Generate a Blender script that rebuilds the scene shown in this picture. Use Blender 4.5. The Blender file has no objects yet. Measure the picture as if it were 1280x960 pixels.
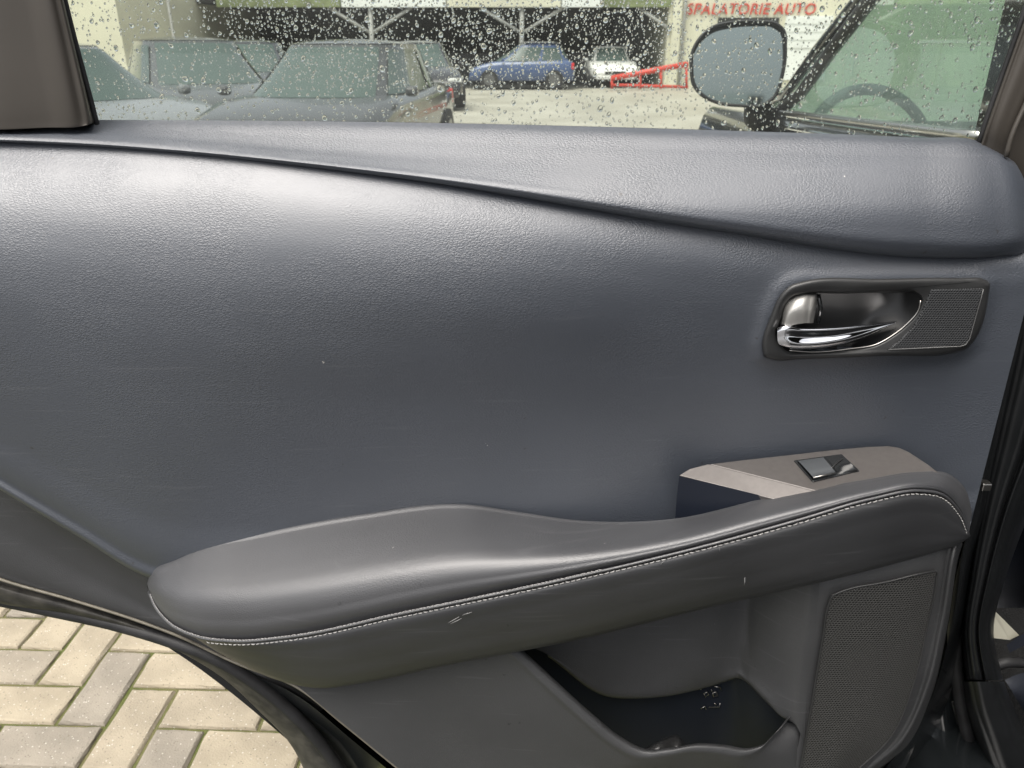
import bpy, math, random
import numpy as np
from mathutils import Vector, Matrix
random.seed(7); np.random.seed(7)
scene = bpy.context.scene
COL = scene.collection

# ------------------------------------------------------------------ camera
CAM = np.array([0.0, -0.66, 1.27]); PITCH = math.radians(23.6); FPX = 960.0
cd = bpy.data.cameras.new('camera'); cam = bpy.data.objects.new('camera', cd); COL.objects.link(cam)
cam.location = CAM; cam.rotation_euler = (math.radians(90) - PITCH, 0, 0)
cd.sensor_width = 36; cd.lens = 27.0; cd.clip_start = 0.02; cd.clip_end = 500
cd.dof.use_dof = True; cd.dof.focus_distance = 0.76; cd.dof.aperture_fstop = 13
scene.camera = cam

# ------------------------------------------------------------------ world, sun, exposure
SUN_EL, SUN_AZ = 68, 215          # azimuth: clockwise from +Y: high, behind the camera and a little left
w = bpy.data.worlds.new('World'); scene.world = w; w.use_nodes = True
nt = w.node_tree; nt.nodes.clear()
sky = nt.nodes.new('ShaderNodeTexSky'); sky.sky_type = 'NISHITA'; sky.sun_disc = False
sky.sun_elevation = math.radians(SUN_EL); sky.sun_rotation = math.radians(SUN_AZ)
sky.dust_density = 6.0; sky.air_density = 1.0; sky.ozone_density = 1.0
hs = nt.nodes.new('ShaderNodeHueSaturation'); hs.inputs['Saturation'].default_value = 0.22
bg = nt.nodes.new('ShaderNodeBackground'); bg.inputs[1].default_value = 0.11
out = nt.nodes.new('ShaderNodeOutputWorld')
nt.links.new(sky.outputs[0], hs.inputs['Color']); nt.links.new(hs.outputs[0], bg.inputs[0]); nt.links.new(bg.outputs[0], out.inputs[0])
sl = bpy.data.lights.new('sun', 'SUN'); sl.energy = 1.5; sl.angle = math.radians(55); sl.color = (1.0, 0.92, 0.82)
sun = bpy.data.objects.new('sun', sl); COL.objects.link(sun)
az, el = math.radians(SUN_AZ), math.radians(SUN_EL)
sdir = Vector((math.sin(az)*math.cos(el), math.cos(az)*math.cos(el), math.sin(el)))
sun.rotation_euler = sdir.to_track_quat('Z', 'Y').to_euler(); sun.location = (0, -3, 6)
vs = scene.view_settings
vs.view_transform = 'Standard'; vs.look = 'None'; vs.exposure = 1.15; vs.gamma = 1.0; vs.use_curve_mapping = False
scene.cycles.use_denoising = True
scene.cycles.max_bounces = 10; scene.cycles.transparent_max_bounces = 24; scene.cycles.transmission_bounces = 12

# ------------------------------------------------------------------ geometry helpers
SP, CP = math.sin(PITCH), math.cos(PITCH)
def ray(px, py):
    r = (px-640)/FPX; u = (480-py)/FPX
    return np.array([r, CP + u*SP, u*CP - SP])
def U(px, py, y):                 # point of the photograph at world depth y
    d = ray(px, py); t = (y-CAM[1])/d[1]
    return CAM + d*t
def UG(px, py, z=0.0):
    d = ray(px, py); t = (z-CAM[2])/d[2]
    return CAM + d*t
def hermite(P, t, tq):
    P = np.asarray(P, float); t = np.asarray(t, float); n = len(P)
    if n == 1: return np.repeat(P, len(tq), 0)
    d = (P[1:]-P[:-1])/(t[1:]-t[:-1])[:, None]
    m = np.zeros_like(P); m[0] = d[0]; m[-1] = d[-1]
    for i in range(1, n-1):
        h0, h1 = t[i]-t[i-1], t[i+1]-t[i]
        m[i] = (d[i-1]*h1 + d[i]*h0)/(h0+h1)
    k = np.clip(np.searchsorted(t, tq, side='right')-1, 0, n-2)
    h = (t[k+1]-t[k])[:, None]; s = ((tq-t[k]))[:, None]/h
    return ((2*s**3-3*s**2+1)*P[k] + (s**3-2*s**2+s)*h*m[k] + (-2*s**3+3*s**2)*P[k+1] + (s**3-s**2)*h*m[k+1])
def curve(pts, n):
    P = np.asarray(pts, float)
    L = np.linalg.norm(np.diff(P[:, :2] if P.shape[1] == 3 and np.abs(P[:, :2]).max() > 5 else P, axis=0), axis=1)
    t = np.concatenate([[0], np.cumsum(np.maximum(L, 1e-6))])
    return hermite(P, t, np.linspace(0, t[-1], n))
MESHES = {}
def mesh_obj(name, verts, faces, mat, parent=None, smooth=True, kind=None):
    me = bpy.data.meshes.new(name); me.from_pydata([tuple(v) for v in verts], [], faces); me.update()
    if smooth: me.polygons.foreach_set('use_smooth', [True]*len(me.polygons))
    if mat: me.materials.append(mat)
    o = bpy.data.objects.new(name, me); COL.objects.link(o)
    if parent: o.parent = parent
    if kind: o['kind'] = kind
    return o
class MB:
    def __init__(s): s.v = []; s.f = []
    def add(s, v, f):
        k = len(s.v); s.v += [tuple(map(float, p)) for p in v]; s.f += [tuple(i+k for i in q) for q in f]; return s
    def grid(s, G, flip=False):
        R, C = len(G), len(G[0]); k = len(s.v)
        for row in G: s.v += [tuple(map(float, p)) for p in row]
        for r in range(R-1):
            for c in range(C-1):
                q = (k+r*C+c, k+(r+1)*C+c, k+(r+1)*C+c+1, k+r*C+c+1)
                s.f.append(q[::-1] if flip else q)
        return s
    def box(s, a, b):
        x0, y0, z0 = a; x1, y1, z1 = b
        v = [(x0,y0,z0),(x1,y0,z0),(x1,y1,z0),(x0,y1,z0),(x0,y0,z1),(x1,y0,z1),(x1,y1,z1),(x0,y1,z1)]
        return s.add(v, [(3,2,1,0),(4,5,6,7),(0,1,5,4),(1,2,6,5),(2,3,7,6),(3,0,4,7)])
    def tube(s, P, r, seg=8, closed_ends=True):
        P = [np.asarray(p, float) for p in P]; n = len(P)
        rs = r if hasattr(r, '__len__') else [r]*n
        rings = []; up = None
        for i in range(n):
            t = P[min(i+1, n-1)]-P[max(i-1, 0)]; t = t/(np.linalg.norm(t)+1e-12)
            if up is None:
                a = np.array([0, 0, 1.0]) if abs(t[2]) < .9 else np.array([1.0, 0, 0])
            else: a = up
            b1 = np.cross(t, a); b1 /= np.linalg.norm(b1)+1e-12; up = np.cross(b1, t)
            rings.append([P[i] + rs[i]*(math.cos(2*math.pi*k/seg)*b1 + math.sin(2*math.pi*k/seg)*up) for k in range(seg)])
        k0 = len(s.v)
        for rg in rings: s.v += [tuple(map(float, p)) for p in rg]
        for i in range(n-1):
            for k in range(seg):
                k2 = (k+1) % seg
                s.f.append((k0+i*seg+k, k0+i*seg+k2, k0+(i+1)*seg+k2, k0+(i+1)*seg+k))
        if closed_ends:
            s.f.append(tuple(k0+k for k in range(seg))[::-1]); s.f.append(tuple(k0+(n-1)*seg+k for k in range(seg)))
        return s
    def disc(s, c, ax, r, h, seg=24):   # short cylinder
        c = np.asarray(c, float); ax = np.asarray(ax, float); return s.tube([c-ax*h/2, c+ax*h/2], r, seg)
    def build(s, name, mat, parent=None, smooth=False, kind=None, bevel=0):
        o = mesh_obj(name, s.v, s.f, mat, parent, smooth, kind)
        if bevel:
            m = o.modifiers.new('bevel', 'BEVEL'); m.width = bevel; m.segments = 2; m.limit_method = 'ANGLE'
        return o
def loft(rails, nu=90, nv=50, vt=None):
    R = np.array([curve(r, nu) for r in rails])           # rails x nu x 3 in (px, py, y)
    t = np.arange(len(rails), dtype=float) if vt is None else np.asarray(vt, float)
    tq = np.linspace(t[0], t[-1], nv)
    tq = np.unique(np.concatenate([tq, t]))
    G = np.zeros((len(tq), nu, 3))
    for i in range(nu): G[:, i] = hermite(R[:, i], t, tq)
    return [[U(*p) for p in row] for row in G]
def loft_obj(name, rails, mat, parent, nu=90, nv=50, vt=None, kind=None):
    return MB().grid(loft(rails, nu, nv, vt)).build(name, mat, parent, True, kind)
def fill_obj(name, outline, mat, parent, depth=0.02, bev=0.0, n=0, extra=None, smooth=False):
    """closed outline of (px, py, y) -> slab with its own thickness going back by depth"""
    P = [np.array(p, float) for p in outline]
    if n:
        P = list(curve(P + [P[0]], n+1)[:-1])
    W = [U(*p) for p in P]; k = len(W)
    nrm = np.zeros(3)
    for i in range(k): nrm += np.cross(W[i], W[(i+1) % k])
    nrm /= np.linalg.norm(nrm)
    if nrm[1] > 0: W = W[::-1]; nrm = -nrm
    v = []; f = []
    if bev:
        c = sum(W)/k
        ins = []
        for i in range(k):
            a, b, d = W[i-1], W[i], W[(i+1) % k]
            e1 = (b-a)/(np.linalg.norm(b-a)+1e-9); e2 = (d-b)/(np.linalg.norm(d-b)+1e-9)
            nn = np.cross(nrm, e1)+np.cross(nrm, e2); nn /= np.linalg.norm(nn)+1e-9
            ins.append(b+nn*bev)
        rings = [ins, [p+(q-p)*.7-nrm*bev*.3 for p, q in zip(ins, W)], [p-nrm*bev for p in W], [p-nrm*depth for p in W]]
    else: rings = [W, [p-nrm*depth for p in W]]
    for r in rings: v += r
    f.append(tuple(range(k)))
    for j in range(len(rings)-1):
        for i in range(k):
            i2 = (i+1) % k
            f.append((j*k+i, (j+1)*k+i, (j+1)*k+i2, j*k+i2))
    f.append(tuple((len(rings)-1)*k+i for i in range(k))[::-1])
    return mesh_obj(name, v, f, mat, parent, smooth)
def empty(name, loc=(0, 0, 0), rz=0.0, label=None, cat=None, group=None):
    o = bpy.data.objects.new(name, None); COL.objects.link(o); o.location = loc; o.rotation_euler = (0, 0, rz); o.empty_display_size = .1
    tag(o, label, cat, group); return o
def tag(o, label=None, cat=None, group=None, kind=None):
    for k, x in (('label', label), ('category', cat), ('group', group), ('kind', kind)):
        if x: o[k] = x
    return o

# ------------------------------------------------------------------ materials
def mat(name, col, rough=.5, metal=0.0, spec=.5, var=0.0, vscale=8.0, bump=None, dust=0.0, coat=0.0, col2=None, rvar=0.0, coatr=.05, coati=1.5, wear=0.0):
    m = bpy.data.materials.new(name); m.use_nodes = True; nt = m.node_tree; N = nt.nodes; L = nt.links
    b = N['Principled BSDF']
    b.inputs['Base Color'].default_value = (*col, 1); b.inputs['Roughness'].default_value = rough
    b.inputs['Metallic'].default_value = metal; b.inputs['Specular IOR Level'].default_value = spec
    b.inputs['Coat Weight'].default_value = coat; b.inputs['Coat Roughness'].default_value = coatr; b.inputs['Coat IOR'].default_value = coati
    tc = N.new('ShaderNodeTexCoord')
    last = None
    if var or col2:
        no = N.new('ShaderNodeTexNoise'); no.inputs['Scale'].default_value = vscale; no.inputs['Detail'].default_value = 6
        L.new(tc.outputs['Object'], no.inputs['Vector'])
        mx = N.new('ShaderNodeMix'); mx.data_type = 'RGBA'
        c2 = col2 if col2 else tuple(min(1, c*(1+var)) for c in col); c1 = col if col2 else tuple(c*(1-var) for c in col)
        mx.inputs[6].default_value = (*c1, 1); mx.inputs[7].default_value = (*c2, 1)
        mr = N.new('ShaderNodeMapRange'); mr.inputs[1].default_value = .35; mr.inputs[2].default_value = .65
        L.new(no.outputs['Fac'], mr.inputs[0]); L.new(mr.outputs[0], mx.inputs[0]); last = mx.outputs[2]
        L.new(last, b.inputs['Base Color'])
        if rvar:
            mr2 = N.new('ShaderNodeMapRange'); mr2.inputs[1].default_value = .3; mr2.inputs[2].default_value = .7
            mr2.inputs[3].default_value = rough-rvar; mr2.inputs[4].default_value = rough+rvar
            L.new(no.outputs['Fac'], mr2.inputs[0]); L.new(mr2.outputs[0], b.inputs['Roughness'])
    if dust:
        vo = N.new('ShaderNodeTexVoronoi'); vo.inputs['Scale'].default_value = 52.0
        wn = N.new('ShaderNodeTexNoise'); wn.inputs['Scale'].default_value = 300
        L.new(tc.outputs['Object'], wn.inputs['Vector'])
        ad = N.new('ShaderNodeMixRGB'); ad.blend_type = 'ADD'; ad.inputs[0].default_value = .006
        L.new(tc.outputs['Object'], ad.inputs[1]); L.new(wn.outputs['Color'], ad.inputs[2]); L.new(ad.outputs[0], vo.inputs['Vector'])
        # each cell draws its own speck size
        sx = N.new('ShaderNodeSeparateColor'); L.new(vo.outputs['Color'], sx.inputs[0])
        th = N.new('ShaderNodeMath'); th.operation = 'MULTIPLY'; L.new(sx.outputs[0], th.inputs[0]); L.new(sx.outputs[1], th.inputs[1])
        th2 = N.new('ShaderNodeMath'); th2.operation = 'MULTIPLY'; th2.inputs[1].default_value = .115; L.new(th.outputs[0], th2.inputs[0])
        lt = N.new('ShaderNodeMath'); lt.operation = 'LESS_THAN'; L.new(vo.outputs['Distance'], lt.inputs[0]); L.new(th2.outputs[0], lt.inputs[1])
        mm = N.new('ShaderNodeMath'); mm.operation = 'MULTIPLY'; mm.inputs[1].default_value = dust; L.new(lt.outputs[0], mm.inputs[0])
        cc = N.new('ShaderNodeMix'); cc.data_type = 'RGBA'; cc.inputs[6].default_value = (.01, .01, .012, 1); cc.inputs[7].default_value = (.45, .43, .4, 1)
        g = N.new('ShaderNodeMath'); g.operation = 'GREATER_THAN'; g.inputs[1].default_value = .92; L.new(sx.outputs[2], g.inputs[0]); L.new(g.outputs[0], cc.inputs[0])
        m2 = N.new('ShaderNodeMix'); m2.data_type = 'RGBA'; L.new(mm.outputs[0], m2.inputs[0]); m2.inputs[6].default_value = (*col, 1)
        if last: L.new(last, m2.inputs[6])
        L.new(cc.outputs[2], m2.inputs[7]); L.new(m2.outputs[2], b.inputs['Base Color'])
    if bump:
        kind, scale, strength, dist = bump
        bp = N.new('ShaderNodeBump'); bp.inputs['Strength'].default_value = strength; bp.inputs['Distance'].default_value = dist
        if kind == 'leather':
            wn = N.new('ShaderNodeTexNoise'); wn.inputs['Scale'].default_value = scale*.35; wn.inputs['Detail'].default_value = 3
            L.new(tc.outputs['Object'], wn.inputs['Vector'])
            ad = N.new('ShaderNodeMixRGB'); ad.blend_type = 'ADD'; ad.inputs[0].default_value = .9/scale*2
            mp = N.new('ShaderNodeMapping'); mp.inputs['Rotation'].default_value = (0, math.radians(28), 0); mp.inputs['Scale'].default_value = (.55, 1, 1)
            L.new(tc.outputs['Object'], ad.inputs[1]); L.new(wn.outputs['Color'], ad.inputs[2]); L.new(ad.outputs[0], mp.inputs[0])
            vo = N.new('ShaderNodeTexVoronoi'); vo.feature = 'DISTANCE_TO_EDGE'; vo.inputs['Scale'].default_value = scale
            L.new(mp.outputs[0], vo.inputs['Vector'])
            mr = N.new('ShaderNodeMapRange'); mr.inputs[1].default_value = 0; mr.inputs[2].default_value = .28; mr.interpolation_type = 'SMOOTHSTEP'
            L.new(vo.outputs['Distance'], mr.inputs[0])
            big = N.new('ShaderNodeTexNoise'); big.inputs['Scale'].default_value = 14; big.inputs['Detail'].default_value = 3
            L.new(tc.outputs['Object'], big.inputs['Vector'])
            bm = N.new('ShaderNodeMapRange'); bm.inputs[1].default_value = .35; bm.inputs[2].default_value = .65; bm.inputs[3].default_value = .25; bm.inputs[4].default_value = 1.0
            L.new(big.outputs['Fac'], bm.inputs[0])
            mu = N.new('ShaderNodeMath'); mu.operation = 'MULTIPLY'; L.new(mr.outputs[0], mu.inputs[0]); L.new(bm.outputs[0], mu.inputs[1])
            L.new(mu.outputs[0], bp.inputs['Height'])
        elif kind == 'noise':
            no2 = N.new('ShaderNodeTexNoise'); no2.inputs['Scale'].default_value = scale; no2.inputs['Detail'].default_value = 4
            L.new(tc.outputs['Object'], no2.inputs['Vector']); L.new(no2.outputs['Fac'], bp.inputs['Height'])
        L.new(bp.outputs[0], b.inputs['Normal'])
        if coat and kind == 'leather':
            b2 = N.new('ShaderNodeBump'); b2.inputs['Strength'].default_value = strength*.55; b2.inputs['Distance'].default_value = dist
            L.new(mu.outputs[0], b2.inputs['Height']); L.new(b2.outputs[0], b.inputs['Coat Normal'])
    if wear:                               # faint lighter rub marks, long and thin
        src = b.inputs['Base Color'].links[0].from_socket if b.inputs['Base Color'].links else None
        fac = None
        for ang, sc_ in ((20, 1.0), (-35, 1.3)):
            mp2 = N.new('ShaderNodeMapping'); mp2.inputs['Rotation'].default_value = (0, math.radians(ang), 0); mp2.inputs['Scale'].default_value = (5*sc_, 8, 110*sc_)
            L.new(tc.outputs['Object'], mp2.inputs[0])
            n3 = N.new('ShaderNodeTexNoise'); n3.inputs['Scale'].default_value = 1.6; n3.inputs['Detail'].default_value = 2; L.new(mp2.outputs[0], n3.inputs['Vector'])
            m3 = N.new('ShaderNodeMapRange'); m3.inputs[1].default_value = .66; m3.inputs[2].default_value = .74; m3.inputs[4].default_value = wear; L.new(n3.outputs['Fac'], m3.inputs[0])
            if fac is None: fac = m3.outputs[0]
            else:
                a3 = N.new('ShaderNodeMath'); a3.operation = 'MAXIMUM'; L.new(fac, a3.inputs[0]); L.new(m3.outputs[0], a3.inputs[1]); fac = a3.outputs[0]
        mxw = N.new('ShaderNodeMix'); mxw.data_type = 'RGBA'; mxw.inputs[7].default_value = (.32, .32, .33, 1); L.new(fac, mxw.inputs[0])
        if src: L.new(src, mxw.inputs[6])
        else: mxw.inputs[6].default_value = (*col, 1)
        L.new(mxw.outputs[2], b.inputs['Base Color'])
    return m
def grille_mat(name, pitch, base, hole, rough=.5):
    """staggered round holes punched in a sheet, laid out in the sheet's own x / z"""
    m = bpy.data.materials.new(name); m.use_nodes = True; nt = m.node_tree; N = nt.nodes; L = nt.links
    b = N['Principled BSDF']; b.inputs['Roughness'].default_value = rough
    tc = N.new('ShaderNodeTexCoord'); sp = N.new('ShaderNodeSeparateXYZ'); L.new(tc.outputs['Object'], sp.inputs[0])
    def mth(op, a, bb=None):
        n = N.new('ShaderNodeMath'); n.operation = op
        for i, x in enumerate((a, bb)):
            if x is None: continue
            if isinstance(x, (int, float)): n.inputs[i].default_value = x
            else: L.new(x, n.inputs[i])
        return n.outputs[0]
    def dots(ox, oz):
        fx = mth('SUBTRACT', mth('FRACT', mth('ADD', mth('DIVIDE', sp.outputs[0], pitch), ox)), .5)
        fz = mth('SUBTRACT', mth('FRACT', mth('ADD', mth('DIVIDE', sp.outputs[2], pitch*1.73), oz)), .5)
        fz = mth('MULTIPLY', fz, 1.73)
        return mth('SQRT', mth('ADD', mth('MULTIPLY', fx, fx), mth('MULTIPLY', fz, fz)))
    d = mth('MINIMUM', dots(0, 0), dots(.5, .5))
    mr = N.new('ShaderNodeMapRange'); mr.inputs[1].default_value = .24; mr.inputs[2].default_value = .36; L.new(d, mr.inputs[0])
    mx = N.new('ShaderNodeMix'); mx.data_type = 'RGBA'; mx.inputs[6].default_value = (*hole, 1); mx.inputs[7].default_value = (*base, 1)
    L.new(mr.outputs[0], mx.inputs[0]); L.new(mx.outputs[2], b.inputs['Base Color'])
    bp = N.new('ShaderNodeBump'); bp.inputs['Strength'].default_value = .8; bp.inputs['Distance'].default_value = pitch*.35
    L.new(mr.outputs[0], bp.inputs['Height']); L.new(bp.outputs[0], b.inputs['Normal'])
    return m
def thin_glass(name, tint, refl=1.0, rough=0.0, haze=0.0, hcol=(.8, .82, .78)):
    m = bpy.data.materials.new(name); m.use_nodes = True; nt = m.node_tree; N = nt.nodes; L = nt.links; N.clear()
    o = N.new('ShaderNodeOutputMaterial'); t = N.new('ShaderNodeBsdfTransparent'); t.inputs[0].default_value = (*tint, 1)
    g = N.new('ShaderNodeBsdfGlossy'); g.inputs['Roughness'].default_value = rough
    fr = N.new('ShaderNodeFresnel'); fr.inputs[0].default_value = 1.5
    mu = N.new('ShaderNodeMath'); mu.operation = 'MULTIPLY'; mu.inputs[1].default_value = refl; L.new(fr.outputs[0], mu.inputs[0])
    mx = N.new('ShaderNodeMixShader'); L.new(mu.outputs[0], mx.inputs[0]); L.new(t.outputs[0], mx.inputs[1]); L.new(g.outputs[0], mx.inputs[2]); L.new(mx.outputs[0], o.inputs[0])
    if haze:                               # wet film and road dust on the pane
        tc = N.new('ShaderNodeTexCoord'); no = N.new('ShaderNodeTexNoise'); no.inputs['Scale'].default_value = 9; no.inputs['Detail'].default_value = 5
        L.new(tc.outputs['Object'], no.inputs['Vector'])
        mr = N.new('ShaderNodeMapRange'); mr.inputs[1].default_value = .3; mr.inputs[2].default_value = .7; mr.inputs[3].default_value = haze*.5; mr.inputs[4].default_value = haze*1.5
        L.new(no.outputs['Fac'], mr.inputs[0])
        df = N.new('ShaderNodeBsdfTranslucent'); df.inputs[0].default_value = (*hcol, 1)
        d2 = N.new('ShaderNodeBsdfDiffuse'); d2.inputs[0].default_value = (*hcol, 1)
        m0 = N.new('ShaderNodeMixShader'); m0.inputs[0].default_value = .5; L.new(df.outputs[0], m0.inputs[1]); L.new(d2.outputs[0], m0.inputs[2])
        m2 = N.new('ShaderNodeMixShader'); L.new(mr.outputs[0], m2.inputs[0]); L.new(mx.outputs[0], m2.inputs[1]); L.new(m0.outputs[0], m2.inputs[2]); L.new(m2.outputs[0], o.inputs[0])
    return m
def water_mat():
    m = bpy.data.materials.new('rain_water'); m.use_nodes = True; b = m.node_tree.nodes['Principled BSDF']
    b.inputs['Base Color'].default_value = (1, 1, 1, 1); b.inputs['Roughness'].default_value = 0; b.inputs['IOR'].default_value = 1.33
    b.inputs['Transmission Weight'].default_value = 1
    return m
M = {}
M['leather'] = mat('grained_leather', (.032, .040, .055), .54, spec=.8, var=.08, vscale=5, bump=('leather', 520, .46, .0005), dust=.9, rvar=.07, coat=.9, coatr=.50, coati=1.8, wear=.05)
M['smooth_leather'] = mat('smooth_armrest_leather', (.036, .037, .041), .52, spec=.8, var=.10, vscale=12, bump=('leather', 560, .30, .0004), dust=.8, rvar=.03, coat=.7, coatr=.53, coati=1.7, wear=.05)
M['fascia'] = mat('armrest_side_leather', (.042, .043, .046), .46, spec=.6, var=.12, vscale=9, bump=('leather', 600, .12, .0004), dust=.7, rvar=.05, wear=.08)
M['jamb'] = mat('jamb_plastic', (.011, .012, .013), .36, spec=.5, var=.2, vscale=20, dust=.6)
M['plastic'] = mat('grained_grey_plastic', (.050, .051, .053), .50, spec=.5, var=.12, vscale=7, bump=('leather', 700, .35, .0004), dust=.6, rvar=.05, wear=.06)
M['plastic_smooth'] = mat('satin_dark_plastic', (.028, .0285, .029), .38, spec=.5, var=.15, vscale=25, dust=.4)
M['frame'] = mat('window_frame_plastic', (.058, .051, .043), .42, spec=.5, var=.08, vscale=10, dust=.5)
M['bead'] = mat('lit_trim_edge', (.16, .145, .115), .45, var=.2, vscale=60)  # pale colour paints in the trim edge catching light
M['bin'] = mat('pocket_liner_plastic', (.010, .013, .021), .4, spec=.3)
M['plate'] = mat('bronze_metallic_trim', (.122, .113, .108), .40, metal=.5, var=.05, vscale=200, bump=('noise', 900, .15, .0002))
M['black_gloss'] = mat('gloss_black_plastic', (.012, .013, .014), .15, spec=.5)
M['switch'] = mat('switch_plastic', (.06, .065, .07), .38)
M['chrome'] = mat('chrome', (.82, .82, .84), .06, metal=1)
M['bright'] = mat('pale_edge_strip', (.6, .6, .58), .4)  # pale base colour stands in for the sill strip's reflection
M['edge'] = mat('grey_plastic_edge', (.09, .09, .09), .4)
M['scuff'] = mat('rub_mark', (.16, .16, .16), .6)
M['knob'] = mat('satin_knob', (.33, .325, .31), .38, metal=.6)
M['satin'] = mat('satin_metal', (.55, .53, .50), .28, metal=1)
M['thread'] = mat('stitching_thread', (.25, .245, .24), .8, var=.2, vscale=300)
M['rubber'] = mat('weatherstrip_rubber', (.022, .022, .023), .55, spec=.4, var=.3, vscale=30, bump=('noise', 150, .25, .001), dust=.8)
M['dirty_rubber'] = mat('dirty_rubber', (.03, .029, .028), .6, spec=.35, col2=(.085, .08, .07), vscale=45, bump=('noise', 120, .4, .001), dust=.8)
M['paint'] = mat('black_car_paint', (.012, .014, .015), .2, spec=.5, coat=.8, dust=.3)
M['glass'] = thin_glass('clear_door_glass', (.93, .96, .94), haze=.022)
M['teal'] = thin_glass('green_tinted_glass', (.76, .94, .85), .5, haze=.21, hcol=(.60, .74, .67))
M['tweeter'] = grille_mat('tweeter_mesh', .0024, (.045, .047, .050), (.008, .009, .01))
M['speaker'] = grille_mat('speaker_mesh', .0030, (.050, .050, .048), (.006, .006, .006))
M['water'] = water_mat()
M['seat'] = mat('seat_leather', (.020, .023, .032), .45, bump=('leather', 300, .3, .0006))
M['carpet'] = mat('dark_carpet', (.012, .012, .012), .9, bump=('noise', 400, .8, .003))
M['beige'] = mat('cream_card', (.75, .72, .58), .6, var=.05)

# ================================================================== ground and paving
def ground_mat():
    m = mat('pale_yard_concrete', (.28, .265, .215), .5, spec=.4, col2=(.36, .345, .29), vscale=.8, bump=('noise', 40, .3, .01), rvar=.1)
    return m
G = mesh_obj('ground', [(-250, -250, -.03), (250, -250, -.03), (250, 250, -.03), (-250, 250, -.03)], [(0, 1, 2, 3)], mat('darkened_ground', (.06, .06, .06), .5, spec=.4, var=.25, vscale=3, bump=('noise', 60, .4, .01)), None, False)  # unseen ground behind the camera, coloured dark to cut bounce onto the door
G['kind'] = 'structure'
YD = mesh_obj('yard', [(-60, 2.4, -.024), (60, 2.4, -.024), (60, 60, -.024), (-60, 60, -.024)], [(0, 1, 2, 3)], ground_mat(), None, False); YD['kind'] = 'structure'
# joint bed with moss and sand under the pavers
bedm = mat('mossy_sand_joint', (.14, .13, .065), .9, spec=.2, col2=(.085, .10, .03), vscale=14, bump=('noise', 300, .8, .004))
bed = mesh_obj('paving_bed', [(-2.4, -.4, -.009), (.5, -.4, -.009), (.5, 2.2, -.009), (-2.4, 2.2, -.009)], [(0, 1, 2, 3)], bedm, None, False); bed['kind'] = 'structure'
def paver_mat(i, c):
    m = mat('concrete_paver_%d' % i, c, .75, spec=.35, var=.14, vscale=9, bump=('noise', 260, .7, .0025))
    N = m.node_tree.nodes; L = m.node_tree.links; b = N['Principled BSDF']
    src = b.inputs['Base Color'].links[0].from_socket
    tc = N['Texture Coordinate']
    vo = N.new('ShaderNodeTexVoronoi'); vo.inputs['Scale'].default_value = 230; L.new(tc.outputs['Object'], vo.inputs['Vector'])
    sx = N.new('ShaderNodeSeparateColor'); L.new(vo.outputs['Color'], sx.inputs[0])
    cr = N.new('ShaderNodeMapRange'); cr.inputs[1].default_value = .80; cr.inputs[2].default_value = .86; L.new(sx.outputs[0], cr.inputs[0])
    dd = N.new('ShaderNodeMapRange'); dd.inputs[1].default_value = .42; dd.inputs[2].default_value = .25; L.new(vo.outputs['Distance'], dd.inputs[0])
    mu = N.new('ShaderNodeMath'); mu.operation = 'MULTIPLY'; L.new(cr.outputs[0], mu.inputs[0]); L.new(dd.outputs[0], mu.inputs[1])
    mu2 = N.new('ShaderNodeMath'); mu2.operation = 'MULTIPLY'; mu2.inputs[1].default_value = .6; L.new(mu.outputs[0], mu2.inputs[0])
    cc = N.new('ShaderNodeMix'); cc.data_type = 'RGBA'; cc.inputs[6].default_value = (.10, .085, .06, 1); cc.inputs[7].default_value = (.62, .60, .54, 1)
    g = N.new('ShaderNodeMath'); g.operation = 'GREATER_THAN'; g.inputs[1].default_value = .55; L.new(sx.outputs[1], g.inputs[0]); L.new(g.outputs[0], cc.inputs[0])
    mx = N.new('ShaderNodeMix'); mx.data_type = 'RGBA'; L.new(mu2.outputs[0], mx.inputs[0]); L.new(src, mx.inputs[6]); L.new(cc.outputs[2], mx.inputs[7])
    L.new(mx.outputs[2], b.inputs['Base Color'])
    return m
PM = [paver_mat(i, c) for i, c in enumerate([(.305, .265, .195), (.285, .248, .185), (.235, .21, .170), (.262, .231, .180)])]
A = .1055; GAP = .0085
def paver_mesh(lx, ly, seed):
    rnd = random.Random(seed); x, y = lx/2, ly/2; b = .006; n = 6
    def ring(ix, z, jit):
        pts = []
        for (sx, sy) in ((-1, -1), (1, -1), (1, 1), (-1, 1)):
            pts.append((sx*(x-ix)+rnd.uniform(-jit, jit), sy*(y-ix)+rnd.uniform(-jit, jit), z+rnd.uniform(-jit, jit)*.5))
        o = []
        for i in range(4):
            p, q = np.array(pts[i]), np.array(pts[(i+1) % 4])
            for k in range(n):
                o.append(p+(q-p)*k/n + np.array([rnd.uniform(-jit, jit), rnd.uniform(-jit, jit), 0]))
        return o
    v = ring(b, 0, .0014)+ring(b*.35, -.0022, .0017)+ring(0, -.007, .0008)+ring(0, -.028, .0004); k = 4*n
    f = [tuple(range(k))]
    for j in range(3):
        for i in range(k): f.append((j*k+i, (j+1)*k+i, (j+1)*k+(i+1) % k, j*k+(i+1) % k))
    return v, f
pm = {}
for o_ in (0, 1):
    for s in range(3):
        for c in range(4):
            lx, ly = (2*A-GAP, A-GAP) if o_ == 0 else (A-GAP, 2*A-GAP)
            v, f = paver_mesh(lx, ly, s*7+o_)
            me = bpy.data.meshes.new('paver'); me.from_pydata([tuple(p) for p in v], [], f); me.update(); me.materials.append(PM[c]); pm[(o_, s, c)] = me
YAW = math.radians(-2.0); OX, OY = -.62, .60
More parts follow.
